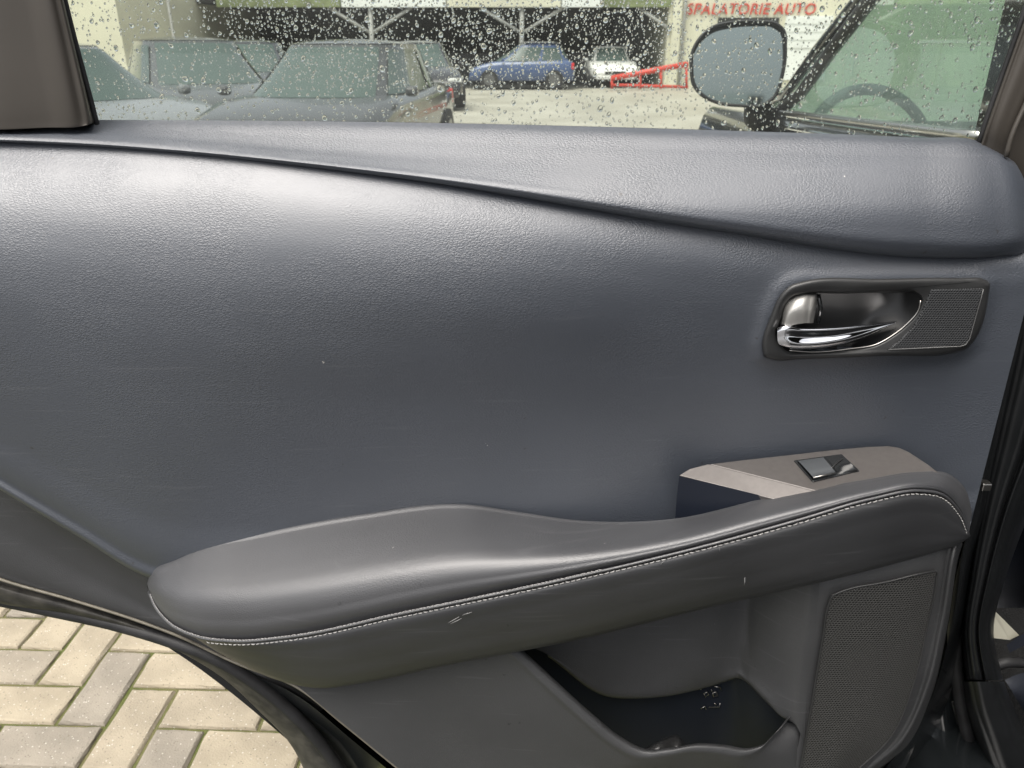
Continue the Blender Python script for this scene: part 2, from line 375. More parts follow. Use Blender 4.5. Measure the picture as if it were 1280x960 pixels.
def put_paver(o_, gx, gy):
    lx, ly = gx*A, gy*A
    X = OX+lx*math.cos(YAW)-ly*math.sin(YAW); Y = OY+lx*math.sin(YAW)+ly*math.cos(YAW)
    # only the corner the door leaves open
    d = np.array([X, Y, 0])-CAM; fw = d[1]*CP-d[2]*SP; up = d[1]*SP+d[2]*CP
    px = 640+FPX*d[0]/fw; py = 480-FPX*up/fw
    if not (-140 < px < 560 and 680 < py < 1080): return
    ob = bpy.data.objects.new('paver', pm[(o_, random.randrange(3), random.choice((0, 0, 0, 1, 1, 2, 2, 3)))]); COL.objects.link(ob)
    ob.location = (X, Y, random.uniform(-.0015, .0015)); ob.rotation_euler = (random.uniform(-.008, .008), random.uniform(-.008, .008), YAW+random.uniform(-.008, .008))
    ob.parent = bed
for i in range(-16, 17):
    for j in range(-16, 17):           # 90 degree herringbone: one lying and one standing block per four cells
        if (i-j) % 4 == 0: put_paver(0, -(i+1.0), j+.5)
        if (i-j) % 4 == 3: put_paver(1, -(i+.5), j+1.0)

# ================================================================== the open rear door
B = empty('black_car', (.9, .6, 0), 0, 'black car with its rear door open, dark leather door panel facing the camera', 'car')
B_INV = Matrix.Translation((-.9, -.6, 0))
D = empty('rear_door', (0, 0, .35)); D.parent = B; D.matrix_parent_inverse = B_INV
D['label'] = 'open rear door with dark leather panel and rain-spotted window'
def P(o):                              # parent to the door, keeping the place it was built in
    o.parent = D; o.matrix_parent_inverse = Matrix.Translation((0, 0, -.35)); return o
_old_mesh_obj = mesh_obj
def mesh_obj(name, verts, faces, mat, parent=None, smooth=True, kind=None):
    o = _old_mesh_obj(name, verts, faces, mat, parent, smooth, kind)
    if parent is D: P(o)
    return o

# --- padded sill cap under the glass
cap = loft_obj('sill_cap', [
    [(-60, 150, .060), (120, 150, .060), (500, 153, .060), (900, 163, .060), (1150, 172, .060), (1222, 176, .060), (1240, 184, .062), (1262, 196, .064)],
    [(-60, 155, .052), (120, 155, .052), (500, 159, .051), (900, 169, .048), (1150, 176, .046), (1224, 180, .047), (1248, 190, .049), (1266, 200, .052)],
    [(-60, 160, .043), (120, 162, .041), (500, 178, .034), (900, 190, .031), (1150, 196, .029), (1232, 196, .031), (1258, 200, .034), (1272, 208, .038)],
    [(-60, 164, .034), (120, 168, .031), (500, 193, .021), (900, 212, .016), (1150, 216, .016), (1240, 216, .019), (1268, 218, .024), (1280, 224, .030)],
    [(-60, 167, .027), (120, 172, .023), (500, 203, .011), (900, 234, .003), (1150, 240, .004), (1244, 240, .008), (1274, 240, .015), (1285, 244, .023)],
    [(-60, 169, .022), (120, 175, .018), (500, 210, .004), (900, 252, -.006), (1150, 262, -.004), (1246, 262, .001), (1277, 260, .009), (1288, 262, .018)],
    [(-60, 171, .020), (120, 178, .015), (500, 215, -.001), (900, 266, -.011), (1150, 286, -.008), (1246, 286, -.003), (1279, 282, .005), (1290, 282, .015)],
    [(-60, 173, .020), (120, 181, .014), (500, 219, -.002), (900, 279, -.012), (1150, 308, -.008), (1246, 308, -.003), (1280, 302, .005), (1291, 300, .016)],
    [(-60, 174.5, .024), (120, 183, .018), (500, 222.5, .002), (900, 286, -.008), (1150, 319, -.002), (1246, 318, .003), (1280, 314, .011), (1291, 311, .020)],
    [(-60, 176, .040), (120, 185, .034), (500, 225, .020), (900, 291, .010), (1150, 323, .016), (1246, 322, .018), (1281, 318, .024), (1292, 315, .03)],
], M['leather'], D, 180, 70, vt=[0, .3, .9, 1.5, 2.1, 2.6, 3.1, 3.6, 3.9, 4.2])

# --- leather insert: full bulge on the left, shallow scoop in the middle, flat by the handle
def ins(frac, ys):
    top = curve([(-60, 170), (120, 180), (300, 196), (500, 219), (700, 250), (900, 286), (1050, 310), (1180, 318), (1300, 314)], 60)
    bot = curve([(-60, 575), (0, 612), (100, 672), (186, 722), (330, 735), (600, 735), (850, 735), (1050, 720), (1212, 660)], 60)
    yy = curve([(x, 0, y) for x, y in ys], 60) if False else None
    row = []
    for i in range(60):
        s = i/59; a, b = top[i], bot[i]
        q = a+(b-a)*frac
        row.append((q[0], q[1], float(np.interp(s, [0, .25, .5, .75, 1], ys))))
    return row
def smooth5(ys): return ys
rails = []
PRO = [  # fraction, depth at 0, .25, .5, .75, 1 of the width
    (0.00, [.032, .014, .006, .004, .016]),
    (0.02, [.026, .009, .000, .001, .011]),
    (0.08, [.007, -.007, -.015, -.005, .006]),
    (0.17, [-.014, -.023, -.027, -.006, .005]),
    (0.28, [-.029, -.033, -.031, -.003, .005]),
    (0.42, [-.038, -.035, -.023, .003, .005]),
    (0.56, [-.039, -.030, -.010, .007, .005]),
    (0.70, [-.034, -.023, -.002, .007, .004]),
    (0.85, [-.026, -.015, .000, .004, .002]),
    (0.97, [-.018, -.008, .000, .004, .002]),
    (1.00, [-.012, .000, .006, .010, .006]),
    (1.01, [.010, .020, .020, .020, .020])]
def smoothx(ys, s):
    return float(hermite(np.array(ys)[:, None], np.array([0, .25, .5, .75, 1.]), np.array([s]))[0, 0])
rails = []
for fr, ys in PRO:
    row = ins(min(fr, 1.0), ys)
    rails.append([(p[0], p[1], smoothx(ys, i/59)) for i, p in enumerate(row)])
OUT = [(953, 444, 0), (951, 432, 0), (962, 392, 0), (974, 366, 0), (986, 355, 0), (1002, 350, 0), (1100, 347, 0), (1200, 346, 0), (1226, 347, 0), (1234, 352, 0), (1233, 364, 0), (1214, 425, 0), (1206, 434, 0), (1194, 438, 0), (1100, 443, 0), (1000, 447, 0), (965, 448, 0)]
def poly_dist(q, poly):               # signed distance to an outline, negative inside
    x, y = q; best = 1e9; ins_ = False; n = len(poly)
    for i in range(n):
        x0, y0 = poly[i][:2]; x1, y1 = poly[(i+1) % n][:2]
        if (y0 > y) != (y1 > y) and x < (x1-x0)*(y-y0)/(y1-y0)+x0: ins_ = not ins_
        dx, dy = x1-x0, y1-y0; t = max(0, min(1, ((x-x0)*dx+(y-y0)*dy)/(dx*dx+dy*dy)))
        best = min(best, math.hypot(x-x0-t*dx, y-y0-t*dy))
    return -best if ins_ else best
R_ = np.array([curve(r, 260) for r in rails]); t_ = np.array([p[0] for p in PRO]); tq_ = np.linspace(0, t_[-1], 150)
G_ = np.zeros((150, 260, 3))
for i in range(260): G_[:, i] = hermite(R_[:, i], t_, tq_)
SD = np.full((150, 260), 1e3)
for r in range(150):
    for c in range(260):
        p = G_[r, c]
        if 900 < p[0] < 1290 and 300 < p[1] < 500:
            d = poly_dist(p[:2], OUT); SD[r, c] = d
            if d > -8: G_[r, c, 2] -= .0035*math.exp(-(max(d, 0)/11.0)**2)      # leather swells round the bezel
mbi = MB().grid([[U(*p) for p in row] for row in G_])
mbi.f = [q for k, q in enumerate(mbi.f) if SD[k // 259, k % 259] > -9 or SD[k // 259+1, k % 259+1] > -9]
insert = mbi.build('insert_panel', M['leather'], D, True)

# --- grey plastic strip running under the insert along the rear edge
rear_trim = loft_obj('rear_lower_trim', [
    [(-60, 572, .012), (0, 608, .012), (100, 668, .012), (186, 718, .010), (240, 756, .006), (320, 812, .004), (420, 880, .004)],
    [(-60, 582, .016), (0, 618, .016), (100, 678, .016), (186, 730, .014), (236, 765, .010), (316, 818, .006), (416, 884, .006)],
    [(-60, 630, .020), (0, 655, .020), (90, 705, .020), (178, 752, .018), (225, 778, .014), (306, 824, .010), (408, 886, .010)],
    [(-60, 690, .018), (0, 715, .018), (90, 745, .018), (175, 774, .017), (220, 791, .014), (300, 828, .010), (402, 888, .010)],
    [(-60, 700, .020), (0, 725, .020), (90, 750, .020), (175, 778, .019), (218, 794, .016), (298, 831, .012), (400, 890, .012)],
    [(-60, 706, .040), (0, 730, .040), (90, 754, .040), (175, 781, .040), (216, 797, .038), (296, 833, .034), (398, 892, .034)],
], M['plastic'], D, 90, 40, vt=[0, .3, 1.2, 2.4, 2.6, 2.8])
# --- armrest: padded top, stitched seam, side fascia
WALL = [(184, 730, .0), (188, 716, -.006), (222, 693, -.008), (330, 665, -.010), (450, 643, -.008), (580, 630, -.004), (650, 640, -.006), (720, 650, -.014), (790, 652, -.028), (845, 648, -.040), (960, 622, -.050), (1080, 600, -.052), (1150, 590, -.050), (1185, 592, -.042), (1206, 610, -.030), (1215, 640, -.022)]
def shift(c, a):
    return c
pad_top = curve(WALL, 120)
STITCH = [(186, 738, -.010), (194, 757, -.030), (212, 778, -.054), (245, 794, -.072), (290, 800, -.084), (360, 795, -.094), (500, 766, -.103), (700, 724, -.106), (900, 676, -.104), (1000, 648, -.100), (1090, 622, -.094), (1150, 612, -.086), (1178, 617, -.076), (1200, 640, -.062), (1211, 668, -.050)]
st = curve(STITCH, 120)
def between(f, dy, dpy=0):
    r = []
    for i in range(120):
        a, b = pad_top[i], st[i]; e = math.sin(math.pi*min(1, max(0, i/119)))**.35
        q = a+(b-a)*f
        yb = b[2]; ya = a[2]
        r.append((q[0], q[1]+dpy*e, ya+(yb-ya)*dy))
    return r
pad = loft_obj('armrest_pad', [
    [(p[0], p[1]+7, p[2]+.012) for p in pad_top],
    [(p[0], p[1]+.3, p[2]+.003) for p in pad_top],
    between(.05, .05), between(.22, .36), between(.40, .66), between(.53, .84), between(.66, .95), between(.80, 1.0), between(.92, 1.01), between(1.0, .96)],
    M['smooth_leather'], D, 180, 70, vt=[0, .15, .35, 1.0, 1.7, 2.3, 2.9, 3.4, 3.7, 3.85])
LOW = [(188, 742, -.006), (205, 768, -.028), (245, 798, -.050), (300, 830, -.062), (350, 851, -.070), (400, 860, -.076), (450, 854, -.080), (560, 831, -.084), (720, 800, -.086), (900, 756, -.084), (1050, 722, -.080), (1120, 704, -.074), (1170, 690, -.066), (1200, 680, -.058), (1212, 671, -.052)]
lo = curve(LOW, 120)
def fas(f, dy=0.0, k=0.0):
    r = []
    for i in range(120):
        q = st[i]+(lo[i]-st[i])*f
        r.append((q[0], q[1]+k, q[2]+dy))
    return r
fascia = loft_obj('armrest_side', [fas(0, .012, 1), fas(.03, .002, 1), fas(.10, -.003), fas(.35, -.006), fas(.65, -.005), fas(.90, -.001), fas(.97, .003), fas(1.0, .010), fas(1.0, .045)],
    M['fascia'], D, 180, 50, vt=[0, .15, .4, 1.2, 2.2, 3.0, 3.25, 3.4, 3.6])
# stitches: one tight row on the seam, one dashed row below it
def stitches(off, step, length, r, i0, i1, dy):
    mb = MB(); C = curve(STITCH, 2400)
    W = np.array([U(p[0], p[1]+off, p[2]+dy) for p in C])
    L = np.concatenate([[0], np.cumsum(np.linalg.norm(np.diff(W, axis=0), axis=1))])
    s = L[int(i0*2399)]
    while s < L[int(i1*2399)]-length:
        ps = [np.array([np.interp(s+length*f, L, W[:, k]) for k in range(3)]) for f in (0, .2, .5, .8, 1)]
        ps[0][1] += r*1.2; ps[4][1] += r*1.2
        j_ = random.uniform(-.00025, .00025); ps = [q+np.array([0, 0, j_*(k_-2)]) for k_, q in enumerate(ps)]
        rr_ = r*random.uniform(.85, 1.1); mb.tube(ps, [rr_*.6, rr_, rr_, rr_, rr_*.6], 6); s += step*random.uniform(.96, 1.05)
    return mb
seam = stitches(0, .0034, .0029, .00048, .005, .55, -.0045).build('seam_stitching', M['thread'], D, True); seam['kind'] = 'stuff'
seam2 = stitches(6.0, .0050, .0036, .00055, .09, .997, -.0060).build('lower_stitching', M['thread'], D, True); seam2['kind'] = 'stuff'
cord = MB().tube([U(p[0], p[1]+1.5, p[2]-.001) for p in curve(STITCH, 200)], .0014, 8).build('seam_piping', M['smooth_leather'], D, True)

# --- rub marks on the armrest side
for k_, seg in enumerate(([(560, 779), (567, 775), (574, 771)], [(563, 780), (569, 777), (577, 773)], [(578, 769), (584, 767), (590, 765)], [(826, 706), (828, 703), (830, 701)], [(931, 722), (931, 727), (930, 732)], [(899, 684), (900, 690)])):
    MB().tube([U(x, y, -.1092) for x, y in seg], [.0002]+[.0005]*(len(seg)-2)+[.0002], 6).build('scuff_mark', M['scuff'], D, True)

# --- switch plate and pull cup
_A = np.array([U(1085, 558, -.002), U(1080, 604, -.054), U(900, 582, -.010)])
_n = np.cross(_A[1]-_A[0], _A[2]-_A[0]); _n /= np.linalg.norm(_n); _n = _n if _n[2] > 0 else -_n
def UP(px, py, h=0.0):                 # point on the plate's plane, lifted by h
    d = ray(px, py); q = _A[0]+_n*h; t = np.dot(q-CAM, _n)/np.dot(d, _n); return CAM+d*t
def slab(name, top, m, depth, bevel=0):
    top = [np.array(p) for p in top]; k = len(top)
    return MB().add(top+[p-_n*depth for p in top], [tuple(range(k))[::-1], tuple(range(k, 2*k))]+[(i, (i+1) % k, k+(i+1) % k, k+i) for i in range(k)]).build(name, m, D, False, bevel=bevel)
PB = [(885, 580), (930, 574.5), (985, 568.5), (1040, 562), (1085, 558), (1110, 557), (1124, 559), (1137, 565), (1160, 580), (1178, 594), (1120, 606), (1020, 614)]
plate = slab('switch_plate', [UP(*p) for p in PB[::-1]], M['plate'], .010, .0012)
facet = slab('plate_facet', [UP(849, 594, -.006), UP(968, 624, -.006), UP(1020, 614), UP(885, 580), UP(862, 586, -.003)], M['plate'], .008, .0006)
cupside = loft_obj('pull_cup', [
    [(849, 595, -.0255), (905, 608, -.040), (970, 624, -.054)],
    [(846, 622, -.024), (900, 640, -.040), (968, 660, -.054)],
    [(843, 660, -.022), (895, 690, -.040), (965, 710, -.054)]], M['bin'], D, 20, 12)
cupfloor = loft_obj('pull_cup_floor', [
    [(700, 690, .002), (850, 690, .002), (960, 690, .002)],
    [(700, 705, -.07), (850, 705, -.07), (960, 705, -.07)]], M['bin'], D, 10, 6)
swb = slab('switch_bezel', [UP(992, 575, .0012), UP(1016, 602, .0012), UP(1075, 588, .0012), UP(1052, 567, .0012)], M['black_gloss'], .004, .001)
def rocker(pts, m='switch'):
    g = [[UP(a+(b-a)*f, c+(d-c)*f, h0+(h1-h0)*f) for f in np.linspace(0, 1, 10)] for (a, c, h0), (b, d, h1) in pts]
    return MB().grid(g).build('window_switch', M[m], D, True)
rocker([((997, 576, .001), (1029, 571.5, .001)), ((998, 576.5, .0035), (1029.5, 572, .0020)), ((1008, 587, .0055), (1037, 581, .0030)), ((1016, 596, .0060), (1044, 590, .0045)), ((1017, 599, .001), (1045, 592.5, .001))])
rocker([((1031, 571, .0014), (1050, 568.5, .0018)), ((1038, 578, .0016), (1060, 576, .0028)), ((1046, 589.5, .0020), (1071, 586, .0048)), ((1047, 593, .0012), (1072, 588.5, .001))], 'black_gloss')
edge = MB().tube([UP(1016.5, 597, .0060), UP(1030, 594, .0054), UP(1044.5, 591, .0048)], .0005, 6).build('switch_glint', M['satin'], D, True)
edge2 = MB().tube([UP(1031, 590, .0028), UP(1040, 584, .0032), UP(1053, 574, .0030)], .0004, 6).build('switch_glint', M['satin'], D, True)  # pale strips stand in for the lit rocker edge and wedge

# --- inner handle: bezel with an opening, cup, lever, lock knob, tweeter
INN = [(970, 424, 0), (968, 415, 0), (974, 398, 0), (981, 378, 0), (988, 370, 0), (1000, 366, 0), (1050, 364, 0), (1120, 363, 0), (1142, 364, 0), (1149, 371, 0), (1146, 384, 0), (1130, 404, 0), (1112, 418, 0), (1094, 428, 0), (1060, 434, 0), (1010, 437, 0), (980, 434, 0)]
def resample_angle(poly, c, n):
    pts = curve([(x, y, 0) for x, y, _ in poly]+[(poly[0][0], poly[0][1], 0)], 1200)[:, :2]
    a = np.unwrap(np.arctan2(pts[:, 1]-c[1], pts[:, 0]-c[0])); return pts, a
def match_loops(A_, B_, n):
    a = curve([(x, y, 0) for x, y, _ in A_]+[(A_[0][0], A_[0][1], 0)], n+1)[:-1]
    b = curve([(x, y, 0) for x, y, _ in B_]+[(B_[0][0], B_[0][1], 0)], n+1)[:-1]
    return a, b
oa, ia = match_loops(OUT, INN, 160)
def inset(poly, d):                     # positive: shrink, in pixels
    n = len(poly); o = []
    area = sum(poly[i][0]*poly[(i+1) % n][1]-poly[(i+1) % n][0]*poly[i][1] for i in range(n))
    sgn = 1 if area > 0 else -1
    for i in range(n):
        t = poly[(i+1) % n]-poly[i-1]; nn = np.array([-t[1], t[0], 0])*sgn; nn /= np.linalg.norm(nn)+1e-9
        o.append(poly[i]+nn*d)
    return np.array(o)
YB = -.004
rings = [(inset(oa, 0), .012), (inset(oa, 0), YB), (inset(oa, 2.0), YB-.0035), (inset(oa, 6), YB-.0045), (inset(ia, -4), YB-.0030), (inset(ia, -1.5), YB-.0022), (inset(ia, 0), YB+.001), (inset(ia, 1.5), .024)]
vv = []; ff = []
for loop, y in rings: vv += [U(p[0], p[1], y) for p in loop]
for j in range(len(rings)-1):
    for i in range(160): ff.append((j*160+i, (j+1)*160+i, (j+1)*160+(i+1) % 160, j*160+(i+1) % 160))
HB = mesh_obj('handle_bezel', vv, ff, M['plastic_smooth'], D)
rim = MB().tube([U(*p) for p in curve([(1148, 374, YB-.0025), (1146, 384, YB-.0025), (1130, 404, YB-.0025), (1112, 418, YB-.0025), (1094, 428, YB-.0025), (1060, 434, YB-.0025), (1010, 438, YB-.0025), (985, 436, YB-.0025)], 50)], .0006, 8).build('bezel_lip', M['satin'], D, True)
cup = loft_obj('handle_cup', [
    [(960, 358, .026), (1050, 358, .026), (1100, 358, .026), (1128, 358, .022), (1142, 360, .010), (1155, 362, .0)],
    [(960, 400, .030), (1050, 400, .030), (1078, 398, .029), (1098, 392, .024), (1125, 398, .012), (1145, 404, .0)],
    [(960, 445, .022), (1020, 445, .022), (1048, 443, .020), (1070, 440, .012), (1090, 438, .004), (1110, 436, .0)]], M['plastic_smooth'], D, 60, 30)
knob = MB().grid(loft([
    [(972, 410, .012), (982, 372, .012), (992, 366, .012), (1012, 364, .012), (1021, 366, .014), (1023, 370, .016)],
    [(973, 410, .000), (983, 374, .000), (993, 368, .0), (1011, 366, .0), (1019, 368, .003), (1021, 372, .012)],
    [(975, 409, -.006), (985, 380, -.006), (995, 374, -.007), (1010, 372, -.006), (1017, 374, -.003), (1019, 378, .010)],
    [(977, 408, -.010), (986, 390, -.011), (996, 386, -.012), (1008, 385, -.011), (1015, 387, -.006), (1017, 390, .010)],
    [(979, 410, -.010), (988, 405, -.012), (997, 403, -.012), (1006, 402, -.011), (1012, 402, -.006), (1015, 402, .010)]], 40, 30)).build('lock_knob', M['knob'], D, True)
knobarm = MB().tube([U(1021, 367, .006), U(1024, 385, .006), U(1020, 402, .006)], .0020, 8).build('lock_knob_frame', M['black_gloss'], D, True)
lever = MB().grid(loft([
    [(970, 406, .010), (975, 403, .010), (1000, 406, .010), (1040, 405, .010), (1080, 403, .010), (1118, 399, .006)],
    [(970, 408, -.006), (976, 404, -.008), (1000, 408, -.006), (1040, 407, -.006), (1080, 404, -.005), (1118, 400, -.002)],
    [(970, 412, -.012), (976, 409, -.014), (1000, 410, -.014), (1040, 409, -.014), (1080, 405, -.011), (1118, 400.6, -.005)],
    [(970, 420, -.013), (976, 418, -.015), (1000, 420, -.013), (1040, 418, -.013), (1080, 410, -.011), (1118, 401.4, -.005)],
    [(971, 426, -.014), (978, 427, -.016), (1000, 428, -.017), (1040, 425, -.016), (1080, 416, -.012), (1117, 402, -.005)],
    [(974, 430, -.012), (984, 433, -.013), (1004, 434, -.013), (1042, 430, -.012), (1080, 419, -.009), (1116, 402.6, -.003)],
    [(976, 431, .004), (986, 434.5, .004), (1006, 435.5, .004), (1044, 431.5, .004), (1080, 420, .004), (1115, 403, .004)]], 70, 40)).build('door_handle', M['chrome'], D, True)
tw = fill_obj('tweeter_grille', [(1162, 361, YB-.0052), (1226, 359, YB-.0052), (1224, 366, YB-.0052), (1208, 424, YB-.0052), (1203, 430, YB-.0052), (1160, 433, YB-.0052), (1110, 434, YB-.0052), (1122, 425, YB-.0052), (1140, 407, YB-.0052), (1152, 385, YB-.0052)], M['tweeter'], D, .003, .0008)
twr = MB().tube([U(*p) for p in [(1226, 360, YB-.0062), (1223, 372, YB-.0062), (1209, 422, YB-.0062), (1204, 429, YB-.0062), (1198, 431, YB-.0062), (1108, 435, YB-.0062)]], .0005, 6).build('tweeter_edge', M['edge'], D, True)

for o_ in (HB, rim, cup, knob, knobarm, lever, tw, twr): o_.location.y -= .004

# --- lower panel, map pocket and speaker
LIP = [(618, 782, -.064), (646, 808, -.064), (668, 828, -.064), (700, 858, -.066), (740, 894, -.070), (775, 922, -.074), (806, 937, -.078), (840, 935, -.080), (872, 930, -.080), (905, 932, -.080), (935, 936, -.079), (955, 930, -.076), (970, 916, -.072), (982, 902, -.062), (994, 886, -.044)]
lip = curve(LIP, 110)
BOT = curve([(370, 856, -.050), (430, 905, -.055), (500, 962, -.058), (560, 1010, -.060), (700, 1040, -.064), (850, 1040, -.068), (960, 1020, -.068), (1010, 980, -.062), (1020, 940, -.058)], 110)
# front face of the pocket, left of and below the lip
low_left = loft_obj('lower_panel', [
    [(p[0]+1.5, p[1]-1, p[2]+.030*min(1, max(.03, (104-i)/14))) for i, p in enumerate(lip)],
    [(p[0]+1, p[1]-.5, p[2]+.006*min(1, max(.05, (104-i)/14))) for i, p in enumerate(lip)],
    [(p[0]-2, p[1]+1.5, p[2]+.000) for p in lip],
    [(p[0]-7, p[1]+7, p[2]-.003) for p in lip],
    [(p[0]-10, p[1]+16, p[2]-.001) for p in lip],
    [tuple(lip[i]*.65+BOT[i]*.35+np.array([0, 0, .003])) for i in range(110)],
    [tuple(lip[i]*.3+BOT[i]*.7+np.array([0, 0, .004])) for i in range(110)],
    [tuple(BOT[i]) for i in range(110)]], M['plastic'], D, 160, 50, vt=[0, .3, .5, .8, 1.3, 2.2, 3.2, 4])
edge_line = MB().tube([U(*p) for p in curve([(-60, 700, .016), (0, 724, .016), (90, 750, .016), (175, 777, .015), (218, 793, .012), (298, 830, .004), (370, 858, -.040), (430, 905, -.050), (500, 962, -.056), (560, 1010, -.058)], 90)], .0016, 8).build('trim_edge_bead', M['bead'], D, True)
# recessed back wall of the pocket with its curved right jamb
back = loft_obj('pocket_back_wall', [
    [(640, 780, -.012), (760, 770, -.012), (900, 738, -.012), (930, 730, -.012), (938, 728, -.014), (946, 726, -.020), (975, 722, -.040), (1004, 716, -.054), (1014, 714, -.058), (1026, 712, -.059)],
    [(650, 800, -.012), (760, 800, -.012), (890, 790, -.012), (926, 786, -.012), (934, 784, -.014), (941, 782, -.020), (970, 778, -.040), (999, 774, -.054), (1009, 772, -.058), (1020, 770, -.059)],
    [(680, 816, -.012), (748, 846, -.012), (870, 838, -.012), (920, 832, -.012), (927, 832, -.014), (934, 834, -.020), (962, 850, -.040), (988, 852, -.054), (1000, 846, -.058), (1012, 842, -.059)],
    [(684, 818, -.012), (760, 868, -.012), (800, 870, -.012), (917, 846, -.012), (923, 844, -.014), (930, 848, -.020), (956, 872, -.040), (980, 892, -.052), (995, 884, -.058), (1008, 878, -.059)],
    [(685, 821, -.004), (760, 871, -.004), (802, 873, -.004), (917, 849, -.004), (923, 847, -.006), (930, 851, -.012), (955, 875, -.034), (978, 896, -.044), (993, 905, -.056), (1006, 930, -.059)]], M['plastic'], D, 120, 50)
ridge = MB().tube([U(*p) for p in curve([(926, 845, -.0135), (950, 866, -.034), (979, 893, -.050)], 20)], .0008, 8).build('pocket_edge_line', M['satin'], D, True)
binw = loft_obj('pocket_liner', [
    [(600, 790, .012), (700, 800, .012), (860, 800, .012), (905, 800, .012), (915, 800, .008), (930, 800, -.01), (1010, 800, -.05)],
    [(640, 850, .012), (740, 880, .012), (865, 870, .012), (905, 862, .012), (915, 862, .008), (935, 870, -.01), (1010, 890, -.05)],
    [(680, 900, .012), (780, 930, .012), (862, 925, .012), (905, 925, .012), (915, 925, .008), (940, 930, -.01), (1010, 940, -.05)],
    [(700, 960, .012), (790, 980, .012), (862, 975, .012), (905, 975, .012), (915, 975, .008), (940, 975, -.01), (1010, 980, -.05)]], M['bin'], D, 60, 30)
step_ = loft_obj('pocket_step', [
    [(800, 940, -.020), (820, 928, -.016), (850, 921, -.016), (853, 925, -.014)],
    [(800, 942, -.030), (822, 931, -.027), (852, 925, -.027), (856, 930, -.02)],
    [(800, 950, -.040), (824, 944, -.034), (856, 938, -.034), (860, 940, -.02)],
    [(800, 980, -.042), (824, 978, -.036), (856, 975, -.036), (860, 975, -.02)]], M['plastic_smooth'], D, 30, 20)
# moulded marking in the bin
mk = MB()
for seg in ([(876, 862), (877, 858), (886, 858)], [(893, 858), (900, 859), (902, 863)], [(880, 867), (884, 865), (886, 868), (882, 871), (880, 867)], [(891, 866), (896, 865), (897, 870), (892, 871), (891, 866)],
            [(889, 862), (890, 864)], [(876, 886), (881, 883), (883, 887)], [(886, 884), (899, 884), (900, 879)], [(895, 881), (893, 879)]):
    mk.tube([U(x, y, .0118) for x, y in seg], .0006, 5)
mk.build('moulded_mark', M['satin'], D, True)
# speaker side of the lower panel
SPO = [(1015, 742, -.056), (1028, 734, -.058), (1100, 712, -.060), (1170, 696, -.056), (1190, 690, -.050), (1194, 702, -.046)]
spk_panel = loft_obj('speaker_panel', [
    [(1008, 700, -.040), (1050, 690, -.044), (1110, 680, -.046), (1165, 675, -.046), (1190, 668, -.042), (1200, 676, -.034), (1204, 680, .02)],
    [(1014, 742, -.056), (1050, 730, -.059), (1110, 716, -.060), (1165, 704, -.056), (1184, 702, -.050), (1193, 706, -.040), (1196, 708, .02)],
    [(1006, 800, -.058), (1048, 790, -.061), (1105, 780, -.062), (1155, 772, -.057), (1172, 772, -.050), (1182, 776, -.040), (1186, 778, .02)],
    [(1002, 860, -.058), (1044, 855, -.061), (1096, 848, -.062), (1138, 845, -.057), (1154, 850, -.050), (1164, 858, -.040), (1168, 862, .02)],
    [(1000, 920, -.058), (1036, 915, -.061), (1080, 912, -.062), (1112, 912, -.057), (1124, 918, -.050), (1132, 926, -.040), (1136, 930, .02)],
    [(985, 965, -.060), (1020, 965, -.062), (1046, 965, -.062), (1064, 965, -.057), (1074, 968, -.050), (1080, 972, -.040), (1084, 976, .02)],
    [(960, 1030, -.060), (990, 1030, -.062), (1010, 1030, -.062), (1020, 1030, -.057), (1026, 1030, -.050), (1030, 1030, -.040), (1034, 1030, .02)]], M['plastic'], D, 70, 60)
grl = loft_obj('speaker_grille', [
    [(1040, 744, -.0645), (1050, 741, -.0650), (1110, 727, -.0655), (1163, 715, -.0615), (1170, 714, -.0600)],
    [(1038, 748, -.0655), (1050, 746, -.0660), (1110, 732, -.0665), (1163, 720, -.0625), (1169, 719, -.0610)],
    [(1028, 800, -.0655), (1048, 796, -.0665), (1100, 786, -.0670), (1150, 778, -.0625), (1160, 778, -.0605)],
    [(1018, 860, -.0655), (1040, 857, -.0665), (1090, 852, -.0670), (1133, 850, -.0625), (1143, 852, -.0605)],
    [(1009, 920, -.0655), (1034, 917, -.0665), (1074, 915, -.0670), (1105, 916, -.0625), (1115, 919, -.0605)],
    [(1000, 960, -.0655), (1016, 962, -.0665), (1040, 964, -.0670), (1058, 966, -.0625), (1066, 968, -.0605)],
    [(985, 1030, -.0655), (990, 1030, -.0665), (1005, 1030, -.0670), (1014, 1030, -.0625), (1018, 1030, -.0605)]], M['speaker'], D, 50, 50)
grim = MB().tube([U(*p) for p in curve([(1000, 965, -.0655), (1018, 860, -.0660), (1028, 800, -.0660), (1037, 752, -.0660), (1040, 745, -.0660), (1048, 741, -.0660), (1110, 727, -.0665), (1163, 715, -.0625), (1171, 714, -.0600), (1171, 722, -.0605), (1160, 778, -.0610), (1143, 852, -.0610), (1115, 919, -.0610), (1066, 968, -.0610)], 120)], .0010, 8).build('grille_rim', M['plastic_smooth'], D, True)

